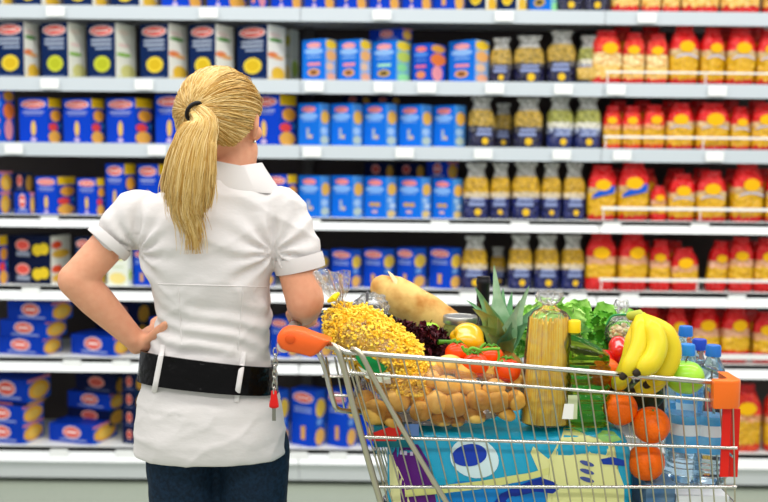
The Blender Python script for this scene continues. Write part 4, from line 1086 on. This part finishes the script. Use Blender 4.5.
# glass jar
jar = thing('glass_jar', (P(460, 330, NY + .31).x, NY + .31, ZTOP), 'glass jar of pickles with grey metal lid behind the yellow pepper', 'jar')
zt = P(460, 317, NY + .31).z - ZTOP; mb = MB()
mb.lathe([(.001, 0), (.036, 0), (.040, .006), (.040, zt - .035), (.037, zt - .022), (.033, zt - .014)], M('#b9cf8a', .05, trans=.85, ior=1.3), n=36); mb.build('glass', jar)
mb = MB()
for k in range(26):
    a = rnd.uniform(0, 6.28); rr_ = rnd.uniform(.005, .024); mb.limb([Vector((math.cos(a) * rr_, math.sin(a) * rr_, rnd.uniform(.02, zt - .05))), Vector((math.cos(a + .3) * rr_, math.sin(a + .3) * rr_, rnd.uniform(.02, zt - .04)))], [.008, .008], M('#7d8c2a', .4), 8)
o = mb.build('pickles', jar); o['kind'] = 'stuff'
mb = MB(); mb.lathe([(.001, zt - .012), (.0365, zt - .013), (.038, zt - .011), (.038, zt + .001), (.0365, zt + .003), (.033, zt + .0035), (.032, zt + .002), (.001, zt + .002)], M('#a9a9a2', .35, .8), n=40); mb.build('lid', jar)
# yellow pepper
yp = thing('yellow_pepper', P(467, 340, NY + .22), 'yellow bell pepper with green stem above the tomatoes', 'pepper')
mb = MB(); rot = Matrix.Rotation(R(-75), 3, 'Y') @ Matrix.Rotation(R(20), 3, 'X')
def pep(d):
    a = math.atan2(d.y, d.x); s1 = math.sin(math.acos(max(-1, min(1, d.z))))
    return 1 + .07 * math.cos(4 * a) * s1 - .25 * math.exp(-(1 - d.z) / .06) - .18 * math.exp(-(1 + d.z) / .05)
mb.ball((0, 0, 0), (.035, .035, .038), M('#f5b80c', .2, coat=.5), rot, 36, 24, pep); mb.build('flesh', yp)
mb = MB(); mb.tube(rel(yp, [P(456, 341, NY + .20), P(450, 342, NY + .18), P(438, 342, NY + .17)]), [.006, .0045, .0055], M('#4c8a22', .4), 10); mb.build('stem', yp)
# tomatoes
TM = M('#e03404', .22, spec=.35, nscale=14, col2='#ee4e08')
for x, y, r_, dy, lab in ((457, 353, 12.5, .12, 'red vine tomato under the stem of the yellow pepper'), (475, 365, 14, .085, 'large red vine tomato nearest the rim, left of the vine'), (491, 357, 13, .15, 'red vine tomato tucked behind the others under the green vine'), (507, 370, 14, .085, 'red vine tomato beside the spaghetti bag')):
    Y = NY + dy; r0 = r_ * Y / F; o = thing('tomato', P(x, y, Y), lab, 'tomato', 'vine tomatoes'); mb = MB()
    mb.ball((0, 0, 0), (r0, r0, r0 * .9), TM, Matrix.Rotation(R(-18), 3, 'X'), 28, 18, lambda d: 1 - .12 * math.exp(-(1 - d.z) / .06) + .012 * math.cos(5 * math.atan2(d.y, d.x))); mb.build('fruit', o)
    mb = MB()
    for k in range(5):
        a = 2 * PI * k / 5 + x; p0 = Vector((0, -.006, r0 * .86)); mb.tube([p0, p0 + Vector((math.cos(a) * r0 * .35, math.sin(a) * r0 * .35, .004)), p0 + Vector((math.cos(a) * r0 * .6, math.sin(a) * r0 * .6, -.001))], [.0022, .002, .0006], M('#4f8f24', .5), 6)
    mb.build('calyx', o)
o = thing('tomato_vine', P(485, 348, NY + .10), 'thin green vine stem lying over the tomatoes', 'vine'); mb = MB(); VG = M('#6fae34', .45)
for pts, r_ in (([(462, 346), (466, 352), (472, 348), (480, 350), (490, 349), (500, 349)], .0032), ([(466, 348), (468, 355)], .0028), ([(480, 350), (482, 346), (486, 343)], .0024), ([(498, 349), (499, 357), (497, 364), (503, 360)], .0024), ([(497, 364), (490, 367)], .002)):
    mb.tube(spl(rel(o, [P(a, b, NY + .065) for a, b in pts]), 4), r_, VG, 8)
mb.build('stalk', o)
# wine bottle: only the neck shows
wbz = P(482, 276, NY + .42).z - ZTOP
o = thing('wine_bottle', (P(483, 300, NY + .42).x, NY + .42, ZTOP), 'dark wine bottle with black foil neck behind the pineapple', 'bottle')
mb = MB(); mb.lathe([(.001, 0), (.033, 0), (.035, .005), (.035, wbz - .14), (.030, wbz - .115), (.018, wbz - .09), (.0145, wbz - .07), (.0142, wbz - .06)], M('#10180c', .1), n=28); mb.build('glass', o)
mb = MB(); mb.lathe([(.0148, wbz - .062), (.015, wbz - .06), (.0148, wbz - .02), (.0165, wbz - .018), (.0165, wbz - .010), (.0150, wbz - .008), (.0150, wbz - .001), (.001, wbz)], M('#1d1c20', .35), n=28); mb.build('foil_capsule', o)
# pineapple
PIY = NY + .27
pa = thing('pineapple', (P(503, 350, PIY).x, PIY, ZTOP), 'pineapple with tall spiky green crown behind the tomatoes', 'pineapple')
PLc = Vector(pa.location); ph = P(503, 352, PIY).z - ZTOP; mb = MB()
def pine(d): a = math.atan2(d.y, d.x); return 1 + .035 * math.cos(9 * a + d.z * 14) * math.cos(9 * a - d.z * 14)
mb.ball((0, 0, ph / 2), (.048, .048, ph / 2 + .004), M('#a8722a', .6, nscale=40, col2='#6f5a1e'), None, 54, 36, pine); mb.build('fruit', pa)
cb0 = Vector((0, 0, ph))
PG = [M('#8fb88c', .45, nscale=30, col2='#b6d2b2'), M('#5f9a68', .45, nscale=30, col2='#84b284'), M('#b0ac58', .45, nscale=25, col2='#86a860')]
def blade(tip, w, m, y0=0, bend=0, idx=0, b=None):
    w *= 1.35; tip = P(*tip) - PLc; b = Vector(b) if b else cb0; mb = MB(); n = 12
    d = tip - b; up = Vector((0, 0, 1)); side = d.cross(Vector((0, -1, .15))).normalized(); nr = side.cross(d).normalized(); rings = []
    for j in range(n + 1):
        t = j / n; c = b.lerp(tip, t) + up * bend * math.sin(PI * t) ; ww = w * (1 - t) ** .75 * (.75 + .6 * math.sin(PI * min(1, t * 1.6))) + .0004
        sgn = 1 if nr.y < 0 else -1; nn = nr * sgn
        ring = [c + side * ww - nn * 0, c + side * ww * .5 - nn * ww * .28, c - nn * ww * .4, c - side * ww * .5 - nn * ww * .28, c - side * ww,
                c - side * ww * .5 - nn * (ww * .28 + .0018), c - nn * (ww * .4 + .002), c + side * ww * .5 - nn * (ww * .28 + .0018)]
        rings.append(ring)
    mb.rings(rings, m); mb.build('crown_leaf', pa)
D0 = PIY
for tip, w, mi, bend in (((494, 265, D0 + .02), .019, 0, 0), ((529, 286, D0 - .01), .017, 0, 0), ((475, 287, D0 - .02), .016, 1, .012), ((473, 309, D0 - .05), .017, 2, .02), ((484, 300, D0 - .04), .015, 2, .01), ((540, 305, D0), .013, 1, .012), ((512, 292, D0 + .05), .017, 1, 0),
                         ((520, 300, D0 - .04), .014, 0, .004), ((466, 300, D0 + .03), .009, 1, .02), ((503, 288, D0 + .05), .017, 1, .0), ((476, 326, D0 - .05), .014, 2, .014), ((532, 322, D0 - .03), .013, 1, .012), ((498, 318, D0 - .06), .014, 2, .0), ((512, 322, D0 - .06), .013, 1, .0), ((488, 334, D0 - .06), .013, 2, .004), ((516, 338, D0 - .05), .012, 2, .002)):
    blade(tip, w, PG[mi], bend=bend)
# spaghetti bag
SY = NY + .075
sg = thing('spaghetti_bag', (P(546, 430, SY).x, SY, ZTOP - .002), 'clear bag of long yellow spaghetti standing beside the oil bottle', 'bag of spaghetti')
SL = Vector(sg.location); ztp = P(545, 318, SY).z - SL.z
SPM = [M('#ffd63a', .4), M('#f6c626', .4), M('#ffe668', .4)]
mb = MB()
mb.lathe([(.001, .003), (.040, .003), (.041, .05), (.036, ztp * .6), (.032, ztp - .01), (.001, ztp - .012)], SPM[1], n=28, rot=Matrix.Diagonal((1.12, .68, 1)))
for k in range(260):
    a = rnd.uniform(PI, 2 * PI) if k % 5 else rnd.uniform(0, 2 * PI); h1 = ztp * rnd.uniform(.93, 1.02); w = rnd.uniform(-.06, .06)
    pts = [Vector((math.cos(a + w * (t - .5) * 3) * 1.12 * (.0425 - .0095 * t), math.sin(a + w * (t - .5) * 3) * .68 * (.0425 - .0095 * t), .003 + (h1 - .003) * t)) for t in (0, .25, .5, .75, 1)]
    mb.tube(pts, .0011, SPM[k % 3], 5)
o = mb.build('spaghetti', sg); o['kind'] = 'stuff'
mb = MB(); mb.lathe([(.040, 0), (.046, .004), (.047, .06), (.042, ztp * .6), (.038, ztp), (.030, ztp + .012), (.014, ztp + .022), (.011, ztp + .028)], FILM, n=40, rot=Matrix.Diagonal((1.1, .75, 1)), fn=lambda a, z: 1 + .03 * math.sin(a * 7 + z * 40)); mb.build('clear_film', sg)
mb = MB(); mb.lathe([(.011, ztp + .026), (.020, ztp + .036), (.026, ztp + .046), (.022, ztp + .052)], FILM_NECK, n=40, fn=lambda a, z: 1 + .25 * math.sin(a * 6)); mb.build('gathered_neck', sg)
mb = MB(); q = rel(sg, [P(541, 405, SY - .034), P(552, 418, SY - .034)]); o1 = P(562, 419, NY - .006) - SL; o2 = P(574, 404, NY - .006) - SL
mb.add([(o1.x, o1.y, o1.z), (o2.x - .001, o1.y, o1.z), (o2.x, o1.y, o2.z), (o1.x + .004, o1.y, o2.z), (o1.x, o1.y + .001, o1.z), (o2.x - .001, o1.y + .001, o1.z), (o2.x, o1.y + .001, o2.z), (o1.x + .004, o1.y + .001, o2.z)], [(0, 1, 2, 3), (7, 6, 5, 4), (0, 3, 7, 4), (1, 5, 6, 2)], M('#eceae2', .5)); mb.build('price_label', sg, False)
# oil bottle
OY = NY + .07
ob = thing('oil_bottle', (P(585, 430, OY).x, OY, ZTOP - .004), 'green plastic bottle of oil with yellow cap', 'bottle')
OL = Vector(ob.location); hc_ = P(573, 332, OY).z - OL.z; dx = P(573, 340, OY).x - OL.x
OIL = M('#94b030', .05, trans=.96, ior=1.22); mb = MB(); prof = []
H0 = hc_ - .045
for k in range(46):
    t = k / 45; z = .004 + H0 * t; prof.append((.0385 + .0026 * math.sin(z * 330) * (1 if .012 < z < H0 - .012 else 0) - (.004 * max(0, 1 - z / .012)), z))
rings = []
for r_, z in prof + [(.036, H0 + .012), (.030, H0 + .022), (.019, H0 + .034), (.0135, H0 + .040), (.0125, H0 + .049)]:
    tt = max(0, min(1, (z - H0) / .036)); ox = dx * tt * tt * (3 - 2 * tt)
    ex = .5 + .5 * tt
    rings.append([Vector((ox + sgnpow(math.cos(a), ex) * r_ * 1.08, sgnpow(math.sin(a), ex) * r_ * .85, z)) for a in [2 * PI * i / 36 for i in range(36)]])
mb.rings(rings, OIL); mb.build('oil_filled_body', ob)
mb = MB(); mb.lathe([(.001, hc_), (.0142, hc_), (.0145, hc_ + .004), (.0138, hc_ + .022), (.012, hc_ + .0235), (.001, hc_ + .0235)], M('#f0cc14', .35), (dx, 0, 0), 28, fn=lambda a, z: 1 + .02 * math.sin(a * 18)); mb.build('cap', ob)
mb = MB(); q = rel(ob, [P(568, 395, OY - .034), P(577, 419, OY - .034)]); mb.box((q[0].x, -.0352, q[1].z), (q[1].x, -.0345, q[0].z), M('#d3dcae', .5)); mb.build('paper_label', ob, False)
# green lettuce and celery leaves
gl_ = thing('green_lettuce', P(565, 330, NY + .40), 'bright green lettuce behind the spaghetti bag and oil bottle', 'lettuce')
GLM = [M('#92d24c', .45, nscale=18, col2='#b8e47c'), M('#74bc3c', .45, nscale=18, col2='#9cd860')]
mb = MB(); mb.ball((0, .02, -.03), (.075, .05, .06), GLM[1]); mb.build('heart', gl_)
mb = MB()
for k in range(70):
    x = rnd.uniform(526, 620); y = 316 + rnd.uniform(-9, 24) + abs(x - 560) * .15
    b0 = P(x, y + 10, NY + .38 + rnd.uniform(-.05, .04)) - Vector(gl_.location); dx_ = (x - 568) / 60
    leaf(mb, b0, Vector((dx_ * 1.2 + rnd.uniform(-.3, .3), rnd.uniform(-.7, .2), rnd.uniform(.35, .9))), Vector((rnd.uniform(-.3, .3), -.8, .7)), rnd.uniform(.045, .072), rnd.uniform(.028, .042), .005, GLM[k % 2], k * 1.3, freq=4, curl=-.1)
mb.build('leaves', gl_)
ce = thing('celery_leaves', P(606, 340, NY + .26), 'bunch of fresh green celery leaves beside the oil bottle', 'herbs')
mb = MB(); CG = [M('#5fb52c', .45, nscale=25, col2='#84cc48'), M('#3f9420', .45)]
for k in range(34):
    x = rnd.uniform(592, 626); y = rnd.uniform(322, 356) - (8 if x < 612 else 0)
    b0 = P(x, y + 6, NY + .25 + rnd.uniform(-.04, .03)) - Vector(ce.location)
    leaf(mb, b0, Vector((rnd.uniform(-.7, .9), rnd.uniform(-.8, 0), rnd.uniform(.1, 1))), Vector((rnd.uniform(-.4, .4), -1, .5)), rnd.uniform(.022, .036), rnd.uniform(.012, .018), .0035, CG[k % 4 == 0], k, nu=8, nv=8, freq=6, curl=0)
mb.build('leaves', ce)
mb = MB()
for a in ((603, 318), (610, 330), (598, 330)): mb.tube(spl(rel(ce, [P(606, 385, NY + .22), P(605, 350, NY + .23), P(a[0], a[1], NY + .24)]), 4), .003, CG[0], 8)
mb.build('stalks', ce)
# small clear bag with a light snack
nb = thing('snack_bag', P(621, 333, NY + .20), 'small clear bag of pale snacks tied with green ribbon', 'bag')
mb = MB()
for k in range(70):
    u = Vector((rnd.gauss(0, 1), rnd.gauss(0, 1), rnd.gauss(0, 1))).normalized(); mb.ball(u * Vector((.029, .024, .03)).length * .42 * rnd.uniform(.7, 1), (.006, .0055, .0045), M(('#e8d0a0', '#f0e0bc', '#d8b070', '#c8d48a')[k % 4], .5), None, 8, 6)
o = mb.build('snacks', nb); o['kind'] = 'stuff'
mb = MB(); mb.ball((0, 0, 0), (.034, .030, .035), FILM, None, 30, 20, lambda d: 1 + .06 * noise.noise(d * 4)); mb.build('clear_film', nb)
mb = MB(); rings = []
for z, r_ in ((.026, .022), (.035, .010), (.041, .007), (.050, .012), (.060, .014), (.068, .011)): rings.append([Vector((math.cos(a) * r_ * (1 + .3 * math.sin(a * 5)), math.sin(a) * r_, z + .002 * math.sin(a * 3))) for a in [2 * PI * k / 24 for k in range(24)]])
mb.rings(rings, FILM_NECK, False); mb.build('gathered_neck', nb)
mb = MB(); mb.tube(spl([Vector((.008, -.008, .040)), Vector((-.008, -.009, .040)), Vector((-.024, -.012, .036)), Vector((-.034, -.012, .018))], 5), .0022, M('#2e8a4c', .4), 8); mb.build('green_ribbon', nb)
# red peppers in film
for x, y, dy, rr_, lab in ((606, 365, .17, (.030, .03, .026), 'glossy red pepper between oil bottle and bananas'), (619, 350, .17, (.028, .026, .022), 'red pepper in shiny film under the snack bag')):
    o = thing('red_pepper', P(x, y, NY + dy), lab, 'pepper'); mb = MB(); mb.ball((0, 0, 0), rr_, M('#d8231a', .15, coat=.6), Matrix.Rotation(R(80), 3, 'Y'), 32, 20, pep); mb.build('flesh', o)
    mb = MB(); mb.tube([(.02, -.005, .0), (.034, -.008, .006)], [.005, .004], M('#4c8a22', .4), 8); mb.build('stem', o)
# oranges
OM = M('#f26806', .4, nscale=190, vor=True, bump=.5, bdist=.0015)
for x, y, r_, dy, lab in ((605, 374, 17, .115, 'orange pressed against the oil bottle, topmost of the oranges'), (619.5, 408, 18, .06, 'orange below the banana tips, upper row of the trolley corner'), (651, 425, 19, .045, 'orange touching the water bottle, between the other oranges'), (646, 462, 19, .05, 'lowest orange with its navel towards the camera')):
    Y = NY + dy; o = thing('orange', P(x, y, Y), lab, 'orange', 'oranges in the trolley corner'); mb = MB(); r0 = r_ * Y / F
    rot = Matrix.Rotation(R(95 if y > 450 else 20), 3, 'X')
    mb.ball((0, 0, 0), (r0, r0, r0 * .97), OM, rot, 32, 22, lambda d: 1 - .06 * math.exp(-(1 - d.z) / .03)); mb.build('fruit', o)
    mb = MB(); mb.ball(rot @ Vector((0, 0, r0 * .925)), (.0028, .0028, .0028), M('#6a8030', .5), None, 8, 6); mb.build('navel', o)
# net over the oranges is printed by its thin strands
# bananas
bn = thing('banana_bunch', P(645, 345, NY + .05), 'bunch of yellow bananas standing on the trolley rim', 'bananas')
BY = M('#eec81a', .35, nscale=7, col2='#c9c42e', ramp=(.4, .75)); BT_ = M('#2e2416', .6); BS = M('#b4b838', .45, nscale=20, col2='#8f8a34')
def banana(pts, dys, r_, name='banana'):
    pp_ = spl([P(a, b, NY + d) - Vector(bn.location) for (a, b), d in zip(pts, dys)], 6); N = len(pp_); rad_ = []
    for i in range(N):
        t = i / (N - 1); rad_.append(r_ * (.34 + .66 * min(1, max(0, t - .05) / .22)) if t < .27 else r_ * (1 - .0 * t) if t < .78 else r_ * (1 - ((t - .78) / .22) ** 1.8 * .72))
    mb = MB(); mb.tube(pp_, rad_, BY, 10); o = mb.build(name, bn)
    for p in o.data.polygons: p.use_smooth = True
    mb = MB(); e = (pp_[-1] - pp_[-2]).normalized(); mb.tube([pp_[-1] - e * .002, pp_[-1] + e * .006, pp_[-1] + e * .010], [r_ * .38, r_ * .36, r_ * .22], BT_, 8); mb.build('tip', o)
banana([(638, 314), (641, 326), (640, 345), (633, 362), (624, 375)], [.07, .045, .02, .005, -.005], .0195)
banana([(640, 314), (652, 328), (657, 346), (651, 362), (638, 372)], [.07, .03, .005, -.012, -.02], .0205)
banana([(642, 315), (663, 331), (671, 352), (663, 372), (648, 384)], [.07, .045, .035, .03, .04], .0205)
banana([(641, 316), (664, 340), (668, 360), (655, 382), (634, 391)], [.08, .08, .07, .06, .06], .019)
banana([(637, 316), (634, 338), (630, 360), (622, 378), (614, 389)], [.08, .07, .06, .06, .065], .018)
mb = MB(); mb.limb(rel(bn, [P(643, 321, NY + .06), P(638, 315, NY + .068), P(631, 316, NY + .07)]), [.013, .012, .009], BS, 14); mb.build('stem', bn)
# avocado
o = thing('avocado', P(640, 396, NY + .12), 'dark green avocado behind the oranges under the bananas', 'avocado'); mb = MB(); mb.ball((0, 0, 0), (.042, .03, .028), M('#1f3014', .45, nscale=60, bump=.4, col2='#2c4018'), None, 24, 16, lambda d: 1 + .15 * d.x); mb.build('fruit', o)
mb = MB(); mb.limb([(.045, 0, 0), (.049, 0, 0)], [.003, .003], M('#4a3c1c', .6), 8); mb.build('stem', o)
# white carton the water stands on, and things under the oranges
zb = P(690, 489, NY + .06).z
cx0, cx1 = P(676, 500, NY + .03).x, P(728, 500, NY + .03).x
o = thing('white_carton', ((cx0 + cx1) / 2, NY + .11, BLz + .006), 'white carton under the water bottles in the front corner', 'carton'); hh = zb - BLz - .006; w = (cx1 - cx0) / 2
mb = MB(); mb.box((-w, -.085, 0), (w, .16, hh - .002), M('#e6e9ea', .5)); mb.build('carton_body', o, False); mb = MB(); mb.box((-w - .0005, -.0862, hh * .4), (w + .0005, -.085, hh * .62), M('#8ab8dc', .5)); mb.build('blue_stripe', o, False)
o = thing('blue_carton', (P(656, 500, NY + .06).x, NY + .075, BLz + .006), 'blue and grey carton standing under the lowest orange', 'carton')
mb = MB(); mb.box((-.028, -.045, 0), (.028, .16, P(650, 483, NY + .03).z - BLz - .008), M('#3c6c9c', .4, nscale=22, col2='#6c88a0')); mb.build('carton_body', o, False)
# water bottles
WAT = M('#cfe6f4', .04, trans=.95, ior=1.22); WLB = M('#3d9bd8', .3, nscale=22, col2='#7cc0e8'); WLW = M('#dcebf2', .35)
def water(x, ytop, Y, r_, capc, lab, full=True):
    o = thing('water_bottle', (P(x, 480, Y).x, Y, zb), lab, 'bottle', 'water bottles'); h = P(x, ytop, Y).z - zb; k = h / .30
    prof = [(.001, 0), (r_ * .8, .001), (r_ * .96, .006)]
    z = .012
    while z < .058: prof.append((r_ * (1 + .035 * math.sin(z * 560)), z)); z += .0028
    prof += [(r_ * .97, .062), (r_ * .97, h * .56), (r_, h * .58), (r_ * .96, h * .60), (r_, h * .63), (r_ * .98, h * .68), (r_ * .88, h * .75), (r_ * .66, h * .83), (r_ * .42, h * .89), (.0115, h * .92), (.0115, h - .020)]
    mb = MB(); mb.lathe(prof, WAT, n=36, fn=lambda a, z_: 1 + .012 * math.sin(a * 10)); b1 = mb.build('bottle_body', o)
    mb = MB(); mb.lathe([(r_ * .985, .066), (r_ * .99, .068), (r_ * .99, h * .5), (r_ * .985, h * .502)], WLB, n=36); lb = mb.build('label', o)
    mb = MB(); mb.lathe([(r_ * 1.0, h * .36), (r_ * 1.0, h * .44)], WLW, n=36); 
    mb.rings([[Vector((math.cos(a) * r_ * 1.003, math.sin(a) * r_ * 1.003, z_)) for a in [2 * PI * i / 36 for i in range(36)]] for z_ in (h * .37, h * .43)], WLW, False); mb.build('white_band', lb)
    mb = MB(); mb.lathe([(.0150, h - .022), (.0152, h - .020), (.0145, h - .003), (.0132, h), (.001, h)], M(capc, .35), n=30, fn=lambda a, z_: 1 + .025 * math.sin(a * 20)); mb.build('cap', o)
water(682.5, 344, NY + .115, .037, '#2f86d8', 'water bottle behind the lime green apple')
water(708, 345, NY + .105, .034, '#2a6fc4', 'water bottle nearest the orange corner bumper')
water(680, 326, NY + .30, .038, '#2b74c8', 'tallest-looking water bottle, farthest back beside the bananas')
water(694, 339, NY + .20, .020, '#2448b8', 'slim water bottle with darkest blue cap in the middle of the others')
